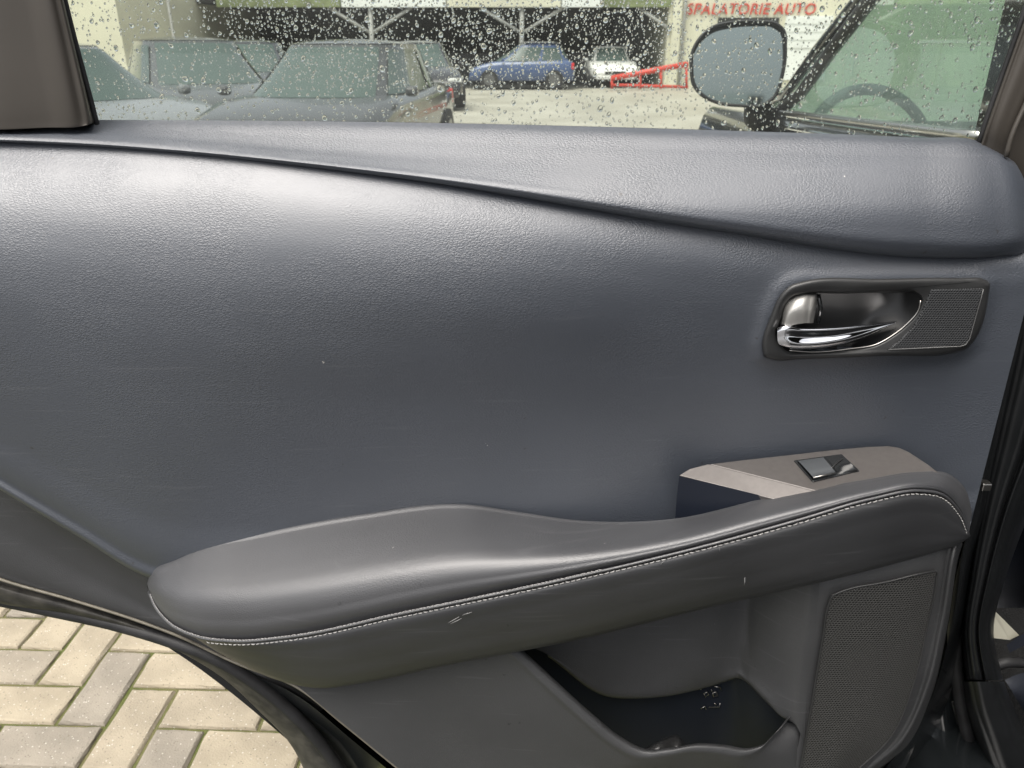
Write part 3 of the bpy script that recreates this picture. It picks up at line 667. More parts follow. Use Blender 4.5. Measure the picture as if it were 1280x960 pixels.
# --- door shell behind the trim, rear edge and its rubber
shell = loft_obj('door_shell', [
    [(-60, 172, .064), (120, 175, .064), (640, 190, .064), (1100, 200, .064), (1228, 206, .064), (1285, 245, .064)],
    [(-60, 400, .070), (120, 400, .070), (640, 400, .070), (1200, 400, .070), (1270, 420, .050)],
    [(-60, 600, .060), (120, 660, .060), (640, 700, .060), (1180, 650, .060), (1222, 600, .050)],
    [(-60, 700, .050), (120, 750, .050), (640, 980, .050), (1120, 960, .050), (1200, 700, .050)],
    [(-60, 715, .050), (120, 765, .050), (640, 1100, .050), (1020, 1100, .050), (1150, 900, .050)]], M['black_gloss'], D, 60, 40)
rear_edge = loft_obj('door_edge_seal', [
    [(-60, 704, .030), (0, 729, .030), (90, 753, .030), (175, 780, .030), (240, 803, .030), (310, 836, .030), (370, 880, .030), (420, 930, .028), (455, 985, .028), (480, 1040, .028)],
    [(-60, 712, .024), (0, 736, .024), (90, 759, .024), (175, 785, .022), (236, 808, .020), (302, 842, .018), (358, 886, .016), (402, 930, .016), (434, 985, .016), (455, 1040, .016)],
    [(-60, 722, .026), (0, 745, .026), (90, 764, .024), (172, 788, .024), (228, 812, .022), (290, 846, .020), (340, 890, .018), (380, 930, .018), (408, 985, .018), (425, 1040, .018)],
    [(-60, 735, .034), (0, 754, .034), (90, 768, .034), (168, 789, .034), (222, 813, .034), (280, 848, .034), (326, 890, .034), (364, 930, .034), (390, 985, .034), (405, 1040, .034)],
    [(-60, 735, .075), (0, 754, .075), (90, 768, .075), (168, 789, .075), (222, 813, .075), (280, 848, .075), (326, 890, .075), (364, 930, .075), (390, 985, .075), (405, 1040, .075)],
], M['dirty_rubber'], D, 90, 40)
seal_tube = MB().tube([U(*p) for p in curve([(-60, 738, .046), (60, 762, .042), (150, 782, .030), (210, 800, .020), (262, 820, .014), (330, 862, .010), (385, 912, .006), (425, 965, .004), (455, 1030, .004)], 50)], .0075, 12).build('rubber_bead', M['rubber'], D, True)
inner_edge = loft_obj('door_inner_edge', [
    [(298, 834, .020), (372, 870, -.010), (440, 925, -.020), (500, 975, -.022), (560, 1030, -.022)],
    [(296, 838, .030), (364, 880, .014), (422, 930, .010), (465, 985, .008), (510, 1040, .008)],
    [(300, 845, .040), (360, 890, .034), (410, 940, .034), (445, 990, .034), (480, 1050, .034)]], M['paint'], D, 40, 20)

# --- hinge side of the door
hinge_face = loft_obj('door_front_face', [
    [(1296, 312, .016), (1262, 420, .010), (1240, 520, .006), (1226, 590, .004), (1216, 645, .002), (1206, 680, .002), (1192, 770, .0), (1160, 880, .0), (1090, 985, .0)],
    [(1300, 312, .040), (1270, 420, .040), (1248, 520, .040), (1234, 590, .040), (1224, 645, .040), (1212, 690, .040), (1196, 780, .040), (1166, 890, .040), (1100, 990, .040)],
    [(1320, 312, .120), (1290, 420, .120), (1266, 520, .120), (1248, 590, .120), (1236, 645, .120), (1222, 690, .120), (1206, 780, .120), (1180, 890, .120), (1120, 990, .120)]], M['black_gloss'], D, 60, 20)
latch = MB().box(U(1227, 614, .012), U(1234, 599, .022)).build('hinge_bolt', M['satin'], D, bevel=.001)

# --- window frame pieces
fr_l = loft_obj('window_frame', [
    [(-80, -80, .046), (-40, -80, .030), (20, -80, .028), (52, -80, .030), (60, -80, .038), (62, -80, .070)],
    [(-80, 40, .046), (-40, 40, .030), (40, 40, .028), (80, 40, .030), (88, 40, .038), (91, 40, .070)],
    [(-80, 140, .046), (-40, 148, .030), (60, 148, .028), (102, 146, .031), (113, 143, .040), (117, 142, .070)],
    [(-80, 150, .046), (-40, 158, .034), (60, 158, .032), (98, 157, .034), (114, 153, .042), (120, 151, .070)],
    [(-80, 154, .060), (-40, 162, .060), (60, 162, .060), (98, 160, .060), (114, 157, .060), (120, 156, .070)]], M['frame'], D, 60, 50)
fr_ls = MB().tube([U(*p) for p in curve([(62, -80, .052), (91, 40, .052), (118, 142, .052), (122, 158, .052)], 20)], .0022, 8).build('glass_run_seal', M['rubber'], D, True)
fr_r = loft_obj('window_frame', [
    [(1316, -80, .070), (1318, -80, .052), (1324, -80, .046), (1360, -80, .040), (1400, -80, .05)],
    [(1266, 60, .070), (1268, 60, .052), (1274, 60, .046), (1300, 60, .040), (1345, 60, .05)],
    [(1234, 150, .070), (1236, 150, .052), (1242, 150, .046), (1262, 150, .042), (1300, 150, .05)],
    [(1224, 180, .070), (1226, 180, .054), (1232, 182, .050), (1252, 190, .046), (1290, 210, .05)],
    [(1216, 200, .070), (1218, 200, .056), (1224, 204, .054), (1245, 214, .052), (1284, 240, .052)]], M['frame'], D, 40, 40)
fr_r2 = MB().tube([U(*p) for p in curve([(1324, 40, .040), (1282, 130, .038), (1262, 178, .036), (1258, 196, .036)], 20)], .0022, 8).build('frame_ridge', M['frame'], D, True)
fr_rs = MB().tube([U(*p) for p in curve([(1314, -80, .056), (1265, 60, .056), (1234, 148, .056), (1223, 182, .056)], 20)], .0026, 8).build('glass_run_seal', M['rubber'], D, True)
belt = MB().tube([U(*p) for p in curve([(100, 153, .0605), (500, 156, .0605), (900, 166, .0605), (1228, 178, .0605)], 40)], .0022, 8).build('belt_seal', M['rubber'], D, True)

# --- glass and the rain on it
YG = .066
gp = [U(20, -90, YG), U(1330, -90, YG), U(1220, 205, YG), U(105, 205, YG)]
gl = MB().add(gp+[p+np.array([0, .004, 0]) for p in gp], [(3, 2, 1, 0), (4, 5, 6, 7), (0, 1, 5, 4), (1, 2, 6, 5), (2, 3, 7, 6), (3, 0, 4, 7)]).build('window_glass', M['glass'], D)
def drop_mesh(mb, c, rx, rz, h, seg, tilt):
    v = []; ct, sn = math.cos(tilt), math.sin(tilt)
    ph1, ph2, am = random.uniform(0, 6.3), random.uniform(0, 6.3), random.uniform(0, .16)
    for (f0, hh) in ((1.0, 0), (.86, .52), (.5, .88)):
        for k in range(seg):
            a = 2*math.pi*k/seg; f = f0*(1+am*math.cos(2*a+ph1)+am*.6*math.cos(3*a+ph2)); x = rx*f*math.cos(a); z = rz*f*math.sin(a)*(1.0 if math.sin(a) > 0 else 1.0)
            v.append((c[0]+x*ct-z*sn, c[1]+h*hh, c[2]+x*sn+z*ct))
    v.append((c[0], c[1]+h, c[2])); n = seg; f = []
    for j in range(2):
        for k in range(n): f.append((j*n+k, (j+1)*n+k, (j+1)*n+(k+1) % n, j*n+(k+1) % n))
    for k in range(n): f.append((2*n+k, 3*n, 2*n+(k+1) % n))
    v += v[:n]; f.append(tuple(range(3*n+1, 4*n+1)))
    mb.add(v, f)
rain = MB(); cells = {}
def try_drop(px, py, r, gap=1.0):
    p = U(px, py, YG+.0042); key = (int(px/8), int(py/8))
    for a in (-1, 0, 1):
        for b in (-1, 0, 1):
            for q, rr in cells.get((key[0]+a, key[1]+b), ()):
                if (q[0]-p[0])**2+(q[2]-p[2])**2 < ((r+rr)*gap)**2: return
    cells.setdefault(key, []).append((p, r))
    rx = r*random.uniform(.8, 1.0); rz = r*random.uniform(1.0, 1.3)
    drop_mesh(rain, p, rx, rz, r*random.uniform(.48, .72), 14 if r > .0012 else 8, random.uniform(-.3, .3))
from mathutils import noise as mnoise
def clump(px, py): return .5+.5*mnoise.noise((px*.012, py*.02, 3.0))
def rdrop(n, r0, r1, dens):
    for i in range(n):
        px, py = random.uniform(60, 1300), random.uniform(-30, 172)
        if random.random() < dens(px, py)*min(1.0, .35+1.1*clump(px, py)): try_drop(px, py, r0+(r1-r0)*random.random()**2)
rdrop(620, .0014, .0026, lambda x, y: .8)
rdrop(4600, .0009, .0016, lambda x, y: .9 if 280 < x < 860 and y < 110 else .45)
rdrop(16000, .0004, .0009, lambda x, y: .25 if (x < 260 and y < 50) or y > 112 else (1.0 if 280 < x < 860 else .5))
# drops that have started to run
for i in range(26):
    px, py = random.uniform(560, 860), random.uniform(-20, 90)
    for k in range(random.randint(4, 9)): try_drop(px+random.uniform(-1.5, 1.5)+k*.25, py+k*3.4, random.uniform(.0006, .0011), .8)
rd = rain.build('raindrops', M['water'], D, True, 'stuff')

# ================================================================== the car the door hangs on
F = np.array([.096, .995, 0]); NO = np.array([-.995, .096, 0]); H0 = np.array([.59, .34, 0])
def side_hit(px, py, out=0.0):        # where a line of sight meets the flank of the car, moved outwards by out
    d = ray(px, py); q = H0+NO*out
    t = np.dot(q-CAM, NO)/np.dot(d, NO); return CAM+d*t
def CS(s, o, z): p = H0+F*s+NO*o; return np.array([p[0], p[1], z])
FD = empty('front_door', (.65, .9, .4)); FD.parent = B; FD.matrix_parent_inverse = B_INV
_mo2 = mesh_obj
def mesh_obj(name, verts, faces, mat, parent=None, smooth=True, kind=None):
    o = _mo2(name, verts, faces, mat, parent, smooth, kind)
    if parent is B: o.matrix_parent_inverse = B_INV
    if parent is FD: o.matrix_parent_inverse = Matrix.Translation((-.65, -.9, -.4))
    return o
def zbelt(s): return 1.165-.045*s
# front door: outer skin, glass, chrome
skin = MB().grid([[CS(s_, o_, zbelt(s_)+dz) for s_ in np.linspace(-.12, 2.3, 40)] for o_, dz in ((0, -.006), (.012, -.012), (.035, -.04), (.05, -.10), (.055, -.2), (.04, -.45), (.03, -.75))]).build('door_skin', M['paint'], FD, True)
fg = [CS(.0, 0, zbelt(0)), CS(1.12, 0, zbelt(1.12)), side_hit(1092, -5), side_hit(1130, -60), side_hit(1320, -60)]
fgl = MB().add(fg+[p-NO*.004 for p in fg], [(0, 1, 2, 3, 4), (9, 8, 7, 6, 5)]).build('door_glass', M['teal'], FD)
ch1 = MB().tube([CS(s_, .006, zbelt(s_)+.004) for s_ in np.linspace(.0, 1.25, 20)], .007, 8).build('belt_moulding', M['satin'], FD, True)
ch2 = MB().tube([CS(s_, .022, zbelt(s_)-.026) for s_ in np.linspace(.25, 1.25, 20)], .006, 8).build('belt_moulding', M['chrome'], FD, True)
ap1 = MB().tube([CS(1.16, 0, zbelt(1.16))]+[side_hit(*q) for q in ((1000, 118), (1040, 62), (1088, 0), (1130, -50))], .014, 10).build('front_pillar_seal', M['rubber'], FD, True)
ap2 = MB().tube([CS(1.36, 0, zbelt(1.3))]+[side_hit(*q) for q in ((982, 118), (1022, 62), (1072, 0), (1110, -50))], .012, 10).build('front_pillar', M['paint'], B, True)
qg = [CS(1.18, 0, zbelt(1.18)), CS(1.34, 0, zbelt(1.34)), side_hit(1026, 58), side_hit(1036, 64)]
qgl = MB().add(qg+[p-NO*.004 for p in qg], [(0, 1, 2, 3), (7, 6, 5, 4)]).build('quarter_glass', M['teal'], FD)
# wing mirror
mo_ = [(862, 92), (862, 70), (872, 48), (890, 32), (915, 26), (950, 25), (972, 28), (981, 36), (984, 60), (980, 95), (970, 122), (955, 133), (925, 134), (895, 130), (872, 117), (864, 105)]
ml = curve([(x, y, 0) for x, y in mo_]+[(mo_[0][0], mo_[0][1], 0)], 61)[:-1]
YM = 1.34; MS = np.mean(ml, 0)
def mring(sc, y, sy=1.0): return [U(MS[0]+(p[0]-MS[0])*sc, MS[1]+(p[1]-MS[1])*sc*sy, y) for p in ml]
mr_ = [mring(.92, YM+.02), mring(.93, YM-.022), mring(.97, YM-.030), mring(1.0, YM-.02), mring(.98, YM+.04), mring(.90, YM+.08), mring(.70, YM+.12), mring(.35, YM+.14), mring(.02, YM+.145)]
v_ = []; f_ = []
for r_ in mr_: v_ += r_
for j in range(len(mr_)-1):
    for i in range(60): f_.append((j*60+i, (j+1)*60+i, (j+1)*60+(i+1) % 60, j*60+(i+1) % 60))
wm = mesh_obj('wing_mirror', v_, f_, M['rubber'], B)
M['mirror'] = mat('mirror_glass', (.29, .325, .325), .06, metal=1)
mg = [p+np.array([0, .002-(p[0]-U(MS[0], MS[1], YM)[0])*.20+(p[2]-U(MS[0], MS[1], YM)[2])*.10, 0]) for p in mring(.935, YM+.004)]
wg = mesh_obj('mirror_glass', mg, [tuple(range(60))[::-1]], M['mirror'], wm, False)
stalk = MB().tube([U(948, 128, YM+.05), U(944, 145, YM+.05), CS(1.12, .02, zbelt(1.1)-.03)], [.035, .03, .045], 12).build('mirror_stalk', M['rubber'], wm, True)
# steering wheel, dashboard, front seats, seen through the green glass
sw = np.array([1.09, 1.78, .98]); axis = np.array([0.05, -.92, .38]); axis /= np.linalg.norm(axis)
e1 = np.cross(axis, [0, 0, 1]); e1 /= np.linalg.norm(e1); e2 = np.cross(e1, axis)
whl = MB().tube([sw+.19*(math.cos(a)*e1+math.sin(a)*e2) for a in np.linspace(0, 2*math.pi, 49)], .017, 10, False)
for a in (0, math.pi, -math.pi/2): whl.tube([sw, sw+.19*(math.cos(a)*e1+math.sin(a)*e2)], .02, 8)
whl.disc(sw, axis, .07, .05, 20)
whl.build('steering_wheel', M['seat'], B, True)
dash = MB().grid([[CS(s_, -o_, z_) for o_ in np.linspace(.06, 1.55, 12)] for s_, z_ in ((1.25, .6), (1.27, .92), (1.34, 1.02), (1.5, 1.06), (1.75, 1.05), (2.0, 1.03))]).build('dashboard', M['carpet'], B, True)
# pillar between the doors: black outer face, trim band with its groove, sill
pil = loft_obj('door_pillar', [
    [(1246, 150, .16), (1256, 150, .13), (1300, 150, .12), (1420, 150, .12)],
    [(1236, 320, .16), (1246, 320, .13), (1290, 320, .12), (1400, 320, .12)],
    [(1214, 560, .16), (1222, 560, .13), (1262, 560, .12), (1300, 560, .12)],
    [(1184, 720, .16), (1192, 720, .13), (1215, 720, .12), (1232, 720, .12)],
    [(1150, 850, .17), (1158, 850, .14), (1205, 850, .13), (1232, 850, .13)],
    [(1166, 960, .19), (1174, 960, .16), (1225, 960, .15), (1255, 960, .15)],
    [(1180, 1060, .19), (1190, 1060, .16), (1250, 1060, .15), (1290, 1060, .15)]], M['paint'], B, 30, 60)
pil_up = MB().grid([[CS(s_, o_, z_) for s_, o_ in ((-.22, -.05), (-.2, .0), (0.02, .005), (.05, -.05))] for z_ in (1.1, 1.3, 1.5, 1.62)]).build('pillar_upper', M['paint'], B, True)
def band(offs):
    c = curve([(1292, 300), (1280, 420), (1258, 540), (1232, 640), (1216, 720), (1208, 790), (1214, 850), (1230, 920), (1262, 1010)], 60)
    return c
Lc = np.array([(1278, 300), (1264, 420), (1240, 540), (1222, 640), (1210, 720), (1202, 790), (1207, 850), (1222, 920), (1250, 1010)], float)
Rc = np.array([(1400, 300), (1380, 420), (1340, 540), (1288, 640), (1258, 720), (1242, 790), (1254, 850), (1286, 920), (1330, 1010)], float)
YBD = [(0, .115), (.06, .085), (.18, .070), (.34, .066), (.44, .068), (.475, .076), (.51, .068), (.62, .068), (.80, .078), (.94, .098), (1.0, .13)]
tb = loft_obj('pillar_trim', [[(*(Lc[k]+(Rc[k]-Lc[k])*f), y) for k in range(0, 7)] for f, y in YBD], M['jamb'], B, 60, 60, vt=[f for f, _ in YBD])
YBL = [(0, .112), (.08, .080), (.25, .064), (.5, .058), (.75, .064), (.92, .084), (1.0, .13)]
ls = np.array([(1203, 852), (1207, 880), (1222, 930), (1250, 1010)], float); rs_ = np.array([(1255, 852), (1266, 880), (1290, 930), (1330, 1010)], float)
tb2 = loft_obj('sill_trim', [[(*(ls[k]+(rs_[k]-ls[k])*f), y) for k in range(4)] for f, y in YBL], M['jamb'], B, 40, 30, vt=[f for f, _ in YBL])
sl1 = MB().tube([U(*p) for p in curve([(1262, 420, .10), (1236, 540, .10), (1214, 640, .10), (1200, 720, .105), (1193, 800, .11), (1198, 860, .112), (1212, 930, .115), (1240, 1010, .115)], 60)], .008, 10).build('door_opening_seal', M['rubber'], B, True)
pl1 = MB().tube([U(*p) for p in curve([(1147, 856, .135), (1152, 890, .142), (1160, 930, .150), (1170, 968, .156), (1180, 1010, .158)], 30)], .0022, 8).build('sill_edge_strip', M['bright'], B, True)
pl2 = MB().tube([U(*p) for p in curve([(1196, 880, .125), (1206, 920, .135), (1222, 968, .14)], 20)], .0018, 8).build('sill_edge_strip', M['satin'], B, True)
pl3 = MB().tube([U(*p) for p in curve([(1267, 486, .095), (1256, 540, .095), (1249, 596, .098)], 20)], .0008, 6).build('seal_edge', M['satin'], B, True)
strap = MB().tube([U(1062, 905, .03), U(1088, 945, .09), U(1110, 1000, .14)], [.018, .022, .02], 10).build('door_check_boot', M['rubber'], B, True)
st2 = MB().tube([U(1117, 870, .06), U(1128, 930, .10), U(1150, 1010, .15)], .004, 8).build('wiring_loom', M['rubber'], B, True)
# cabin: floor, roof, rear bench, far doors - the dark room to the right of the door
cab = MB()
for (s0, s1, o0, o1, z0, z1) in ((-2.6, 1.3, -1.75, -.06, .28, .32), (-2.5, 1.0, -1.70, -.12, 1.60, 1.66), (-2.6, 1.25, -1.80, -1.72, .3, 1.12)):
    c = [CS(a, b, z) for z in (z0, z1) for a, b in ((s0, o0), (s1, o0), (s1, o1), (s0, o1))]
    cab.add(c, [(0, 1, 2, 3), (7, 6, 5, 4), (0, 4, 5, 1), (1, 5, 6, 2), (2, 6, 7, 3), (3, 7, 4, 0)])
cab.build('cabin_shell', M['carpet'], B)
rear_side = MB().grid([[CS(s_, o_, z_) for s_ in np.linspace(-2.6, -1.05, 8)] for o_, z_ in ((-.06, 1.60), (0, 1.15), (.06, .95), (.07, .7), (.03, .35))]).build('rear_quarter_skin', M['paint'], B, True)
sillb = MB().grid([[CS(s_, o_, z_) for s_ in np.linspace(-1.1, 2.2, 12)] for o_, z_ in ((-.10, .40), (-.02, .40), (.03, .37), (.04, .30), (.0, .2))]).build('side_sill', M['paint'], B, True)
# front seat seen past the pillar trim
S = empty('front_seat', CS(.15, -.5, .32), math.radians(-5.5)); S.parent = B; S.matrix_parent_inverse = B_INV
def seat_part(name, pts, wid):
    G_ = []
    for (x, z) in pts: G_.append([(u_*wid, x+.03*abs(u_)**3, z) for u_ in np.linspace(-1, 1, 13)])
    return MB().grid(G_).build(name, M['seat'], S, True)
seat_part('backrest', [(-.34, .95), (-.42, .93), (-.44, .8), (-.36, .5), (-.26, .2), (-.20, .05), (-.02, .05), (-.06, .2), (-.18, .5), (-.26, .8), (-.30, .93), (-.34, .95)], .27)
seat_part('cushion', [(-.2, .05), (-.2, .26), (.1, .30), (.32, .30), (.36, .22), (.34, .05)], .27)
# things lying beside the seat
card = fill_obj('paper_card', [(1239, 764, .165), (1246, 766, .165), (1274, 794, .175), (1262, 800, .172), (1238, 797, .165)], M['beige'], None, .002)
tag(card, 'small cream card wedged beside the front seat at right', 'card')
fl = loft_obj('floor_mat', [[(1236, 760, .30), (1290, 760, .30), (1400, 760, .3)], [(1236, 860, .20), (1290, 860, .2), (1400, 860, .2)], [(1250, 980, .17), (1300, 980, .17), (1400, 980, .17)]], M['carpet'], B, 12, 12)
belt_ = loft_obj('seat_belt', [[(1258, 806, .165), (1276, 794, .165), (1300, 780, .165)], [(1262, 816, .163), (1282, 806, .163), (1305, 795, .163)]], M['seat'], B, 12, 6)
pipe = MB().tube([U(*p) for p in curve([(1246, 832, .15), (1258, 828, .15), (1272, 828, .15), (1300, 830, .15)], 16)], .007, 8).build('seat_rail', M['rubber'], B, True)
pad2 = loft_obj('seat_valance', [[(1256, 850, .14), (1275, 842, .14), (1310, 840, .14)], [(1266, 866, .13), (1280, 870, .13), (1310, 870, .13)], [(1280, 890, .14), (1290, 900, .14), (1310, 905, .14)]], M['seat'], B, 14, 10)

# ================================================================== the yard behind the glass
M['cream'] = mat('cream_render', (.56, .54, .42), .8, col2=(.68, .66, .51), vscale=.5)
M['white'] = mat('white_panel', (.72, .74, .70), .5, var=.04)
M['green'] = mat('olive_fascia', (.17, .20, .09), .6, var=.3, vscale=2)
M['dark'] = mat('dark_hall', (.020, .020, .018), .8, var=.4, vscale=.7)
M['steel'] = mat('grey_painted_steel', (.36, .36, .34), .45, var=.1)
M['red'] = mat('red_paint', (.55, .06, .04), .45, var=.1)
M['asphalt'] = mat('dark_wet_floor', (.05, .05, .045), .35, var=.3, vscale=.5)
def X(px, Y, py=70): return float(U(px, py, Y)[0])
def Z(py, Y, px=640): return float(U(px, py, Y)[2])
YBLD = 30.0
W = empty('car_wash_building', (0, YBLD, 0), 0, 'cream car wash hall with dark open bay and red lettering', 'building')
def wbox(name, a, b, m, parent=W, bevel=0):
    o = MB().box(a, b).build(name, m, parent, bevel=bevel)
    if parent is W: o.matrix_parent_inverse = Matrix.Translation((0, -YBLD, 0))
    return o
xl, xr = X(292, YBLD), X(832, YBLD)
wbox('wall', (-26, YBLD-6, -.03), (xl-1.2, YBLD+8, 6), M['cream'])
wbox('wall', (xr, YBLD, -.03), (30, YBLD+8, 6), M['cream'])
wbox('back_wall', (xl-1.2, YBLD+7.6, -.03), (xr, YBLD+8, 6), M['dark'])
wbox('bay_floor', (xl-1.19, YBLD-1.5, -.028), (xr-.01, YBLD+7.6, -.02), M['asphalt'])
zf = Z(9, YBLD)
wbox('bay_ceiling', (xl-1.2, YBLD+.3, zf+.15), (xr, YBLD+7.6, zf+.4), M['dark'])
for (p0, p1, m_) in ((280, 432, 'green'), (432, 560, 'white'), (560, 700, 'cream'), (700, 750, 'white'), (750, 834, 'green')):
    wbox('fascia_panel', (X(p0, YBLD)+.02, YBLD-.12, zf), (X(p1, YBLD)-.02, YBLD+.28, zf+1.2), M[m_])
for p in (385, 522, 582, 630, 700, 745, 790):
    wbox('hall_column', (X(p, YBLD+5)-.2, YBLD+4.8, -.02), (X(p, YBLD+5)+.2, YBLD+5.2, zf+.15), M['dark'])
for p in (466, 652, 862):
    x0 = X(p, YBLD); y0 = YBLD+.05 if p < 832 else YBLD-.2
    if p > 832: continue
    col = MB().tube([(x0, y0, -.02), (x0, y0, zf)], .085, 8)
    zb = Z(42, YBLD)
    for sg in (-1, 1): col.tube([(x0, y0, zb), (x0+sg*1.5, y0, zf)], .06, 8)
    o = col.build('branching_post', M['steel'], W, True); o.matrix_parent_inverse = Matrix.Translation((0, -YBLD, 0))
o = MB().tube([(X(795, YBLD), YBLD+.1, zf), (xr+.1, YBLD-.1, Z(38, YBLD))], .06, 8).build('diagonal_brace', M['steel'], W, True); o.matrix_parent_inverse = Matrix.Translation((0, -YBLD, 0))
gd = wbox('roller_door', (X(976, YBLD), YBLD-.06, Z(100, YBLD)), (X(1034, YBLD), YBLD+.02, Z(20, YBLD)), M['white'])
for k in range(4):
    z0 = Z(22+k*10, YBLD); pn = wbox('door_panel', (X(978, YBLD), YBLD-.085, Z(30+k*10, YBLD)), (X(1032, YBLD), YBLD-.061, z0), M['white'], gd)
wbox('window', (X(893, YBLD), YBLD-.05, Z(44, YBLD)), (X(968, YBLD), YBLD+.02, Z(22, YBLD)), M['dark'])
tcv = bpy.data.curves.new('lettering', 'FONT'); tcv.body = 'SPALATORIE AUTO'; tcv.size = .52; tcv.extrude = .02; tcv.offset = .002; tcv.shear = .18; tcv.space_character = 1.04
tcv.align_x = 'CENTER'; tcv.align_y = 'CENTER'; tcv.materials.append(M['red'])
to = bpy.data.objects.new('lettering', tcv); COL.objects.link(to); to.rotation_euler = (math.radians(90), 0, 0)
bpy.context.view_layer.update()
_tm = bpy.data.meshes.new_from_object(to.evaluated_get(bpy.context.evaluated_depsgraph_get())); bpy.data.objects.remove(to)
to = bpy.data.objects.new('lettering', _tm); COL.objects.link(to); to.rotation_euler = (math.radians(90), 0, 0)
to.location = (X(938, YBLD, 12), YBLD-.04, Z(12, YBLD)); to.parent = W; to.matrix_parent_inverse = Matrix.Translation((0, -YBLD, 0))
for p in (842, 1062, 1180):
    wbox('pilaster', (X(p, YBLD)-.16, YBLD-.10, -.02), (X(p, YBLD)+.16, YBLD+.02, 5.9), M['cream'])
for x0 in (-16.5, -13.2, -9.9):
    wbox('panel_joint', (x0-.03, YBLD-6.03, .0), (x0+.03, YBLD-5.98, 5.9), M['steel'])
o = MB().tube([(xr+.55, YBLD-.14, .0), (xr+.55, YBLD-.14, 5.8)], .06, 8).build('downpipe', M['steel'], W, True); o.matrix_parent_inverse = Matrix.Translation((0, -YBLD, 0))
# red barrier
BR = empty('red_barrier', (X(810, 27), 27, 0), 0, 'red sloping barrier frame in front of the white car', 'barrier')
def bar(a, b, r=.07, name='rail'):
    o = MB().tube([U(*a), U(*b)], r, 8).build(name, M['red'], BR, True); o.matrix_parent_inverse = BR.matrix_basis.inverted() if False else Matrix.Translation((-BR.location.x, -27, 0)); return o
bar((764, 98, 27), (860, 80, 27), .09); bar((764, 106, 27), (860, 109, 27), .05)
for p in (765, 800, 826, 858):
    bar((p, 98-(p-764)*.19, 27), (p, 111, 27), .05, 'post')

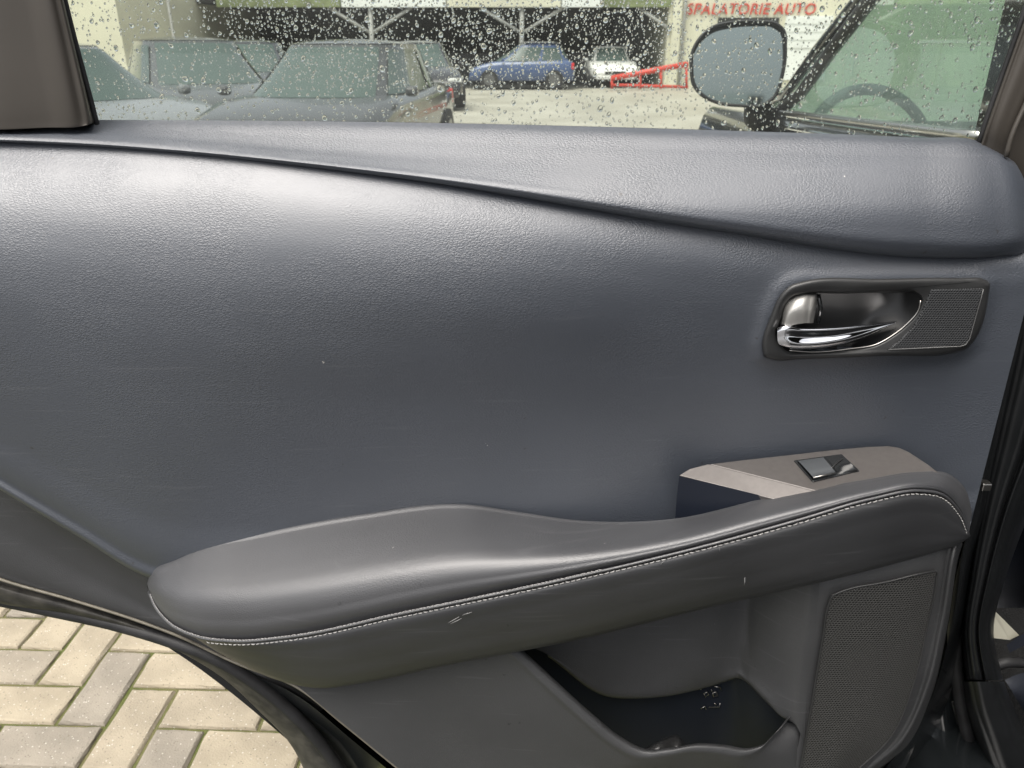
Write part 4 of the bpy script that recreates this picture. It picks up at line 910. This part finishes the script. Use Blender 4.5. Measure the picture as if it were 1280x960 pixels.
# parked cars
def car_mats(c, rough=.18):
    return mat('car_paint', c, rough, spec=.45, coat=.5)
M['carglass'] = mat('dark_car_glass', (.060, .085, .075), .08, spec=.4)
M['tyre'] = mat('tyre', (.015, .015, .015), .8)
M['alloy'] = mat('alloy', (.2, .2, .2), .3, metal=.9)
M['lamp'] = mat('lamp_lens', (.75, .75, .72), .1)
M['rlamp'] = mat('rear_lamp_lens', (.6, .02, .02), .15)
def make_car(name, label, loc, rz, L_, W_, H_, paint, group='cars parked in the yard', roofbars=False):
    C = empty(name, loc, rz, label, 'car', group); w2 = W_/2
    ST = [(-.50, .52, .78), (-.485, .60, .90), (-.45, .635, .96), (-.30, .64, 1), (0, .625, 1), (.20, .615, 1), (.28, .60, .99), (.40, .53, .96), (.46, .47, .92), (.49, .40, .86), (.50, .34, .80)]
    Gd = []
    for (x, zt, ws) in ST:
        z = zt*H_; w_ = w2*ws
        sec = [(w_*.90, .19*H_), (w_*.99, .26*H_), (w_, z*.62), (w_*.985, z*.85), (w_*.93, z*.965), (w_*.80, z), (w_*.4, z*1.012), (0, z*1.015)]
        sec = sec+[(-a, b) for a, b in sec[-2::-1]]
        Gd.append([(x*L_, a, b) for a, b in sec])
    mb = MB().grid(Gd); n = len(Gd[0])
    mb.f.append(tuple(range(n))); mb.f.append(tuple((len(Gd)-1)*n+i for i in range(n))[::-1])
    mb.build('body', paint, C, True)
    zb, zr = .60*H_, .965*H_
    def hull(t, f):                        # rounded greenhouse: plan angle t, height f
        g = f+.05*math.sin(math.pi*f)
        xf, xb = (.27-.225*g)*L_, (-.475+.10*g)*L_; a = (xf-xb)/2; cx = (xf+xb)/2; bw = w2*(.90-.22*g)
        c, sn = math.cos(t), math.sin(t); e = 2/3.2
        return np.array([cx+a*math.copysign(abs(c)**e, c), bw*math.copysign(abs(sn)**e, sn), zb+(zr-zb)*f])
    def band(nm, t0, t1, f0, f1, m_, off=0.0, n=14):
        g = [[hull(math.radians(t), f)+off*np.array([math.cos(math.radians(t)), math.sin(math.radians(t)), .2]) for t in np.linspace(t0, t1, n)] for f in np.linspace(f0, f1, 6)]
        return MB().grid(g, True).build(nm, m_, C, True)
    band('cabin_frame', 0, 360, -.06, 1.0, paint, -.012, 64)
    band('windscreen', -40, 40, .04, .93, M['carglass'], .004); band('rear_window', 146, 214, .22, .90, M['carglass'], .004)
    MB().grid([[np.array([(hull(math.radians(t), 1.0)[0]-(-.15*L_))*q-.15*L_, hull(math.radians(t), 1.0)[1]*q, zr+.035*H_*(1-q**2.2)]) for t in np.linspace(0, 360, 49)] for q in (1.0, .92, .8, .6, .35, .02)]).build('roof', paint, C, True)
    for s_ in (-1, 1):
        band('side_window', s_*52, s_*92, .06, .88, M['carglass'], .004); band('side_window', s_*95, s_*134, .08, .86, M['carglass'], .004)
        MB().tube([hull(math.radians(s_*t), .02)+np.array([0, s_*.008, 0]) for t in np.linspace(50, 136, 14)], .012, 6).build('window_trim', M['dark'], C, True)
        MB().box((.165*L_, s_*w2*.98, zb+.02), (.190*L_, s_*w2*1.12, zb+.12)).build('door_mirror', paint, C, bevel=.035)
        MB().box((.455*L_, s_*w2*.55, .40*H_), (.482*L_, s_*w2*.90, .46*H_)).build('headlight', M['lamp'], C, bevel=.02)
        MB().box((-.495*L_, s_*w2*.66, .44*H_), (-.470*L_, s_*w2*.93, .58*H_)).build('tail_light', M['rlamp'], C, bevel=.02)
        for x in (-.31, .31):
            wr = .215*H_
            t = MB().disc((x*L_, s_*w2*.92, wr), (0, 1, 0), wr, .21, 28).build('wheel', M['tyre'], C)
            MB().disc((x*L_, s_*(w2*.92+.105), wr), (0, 1, 0), wr*.6, .02, 20).build('rim', M['alloy'], t)
        if roofbars: MB().tube([(-.36*L_, s_*w2*.62, zr+.05), (-.3*L_, s_*w2*.64, zr+.09), (-.05*L_, s_*w2*.64, zr+.09), (.02*L_, s_*w2*.62, zr+.05)], .018, 6).build('roof_bar', M['alloy'], C, True)
    MB().box((.488*L_, -w2*.42, .30*H_), (.503*L_, w2*.42, .38*H_)).build('grille', M['dark'], C, bevel=.01)
    MB().box((.493*L_, -w2*.75, .18*H_), (.508*L_, w2*.75, .27*H_)).build('bumper', paint, C, bevel=.02)
    return C
make_car('parked_car', 'blue hatchback parked side-on under the dark bay', (X(652, 28), 28, 0), math.pi, 3.55, 1.65, 1.42, car_mats((.05, .08, .17)), roofbars=True)
make_car('parked_car', 'white car facing out beside the red barrier', (X(766, 30), 31, 0), -math.pi/2, 4.1, 1.8, 1.38, car_mats((.7, .7, .66)))
make_car('parked_car', 'dark grey off-roader nearest the window, left of the blue car', (X(418, 8.4), 8.6, -.05), math.radians(-96), 4.5, 1.9, 1.42, car_mats((.05, .053, .053)), roofbars=False)
make_car('parked_car', 'grey-green estate between the window pillar and the off-roader', (X(208, 9.5), 10.4, 0), math.radians(-60), 4.5, 1.8, 1.42, car_mats((.06, .065, .063)))
make_car('parked_car', 'black car mostly hidden behind the off-roader, left of the blue car', (X(520, 19), 19.5, 0), math.radians(-80), 4.3, 1.8, 1.45, car_mats((.02, .02, .022)))
make_car('parked_car', 'dark car with only its roof showing between the estate and the off-roader', (X(300, 15), 15.5, 0), math.radians(-75), 4.4, 1.8, 1.43, car_mats((.04, .042, .045)))
make_car('parked_car', 'silver car beside the window pillar showing only its bonnet', (X(30, 7.5), 8.0, -.05), math.radians(-35), 4.4, 1.8, 1.40, car_mats((.16, .17, .17)))
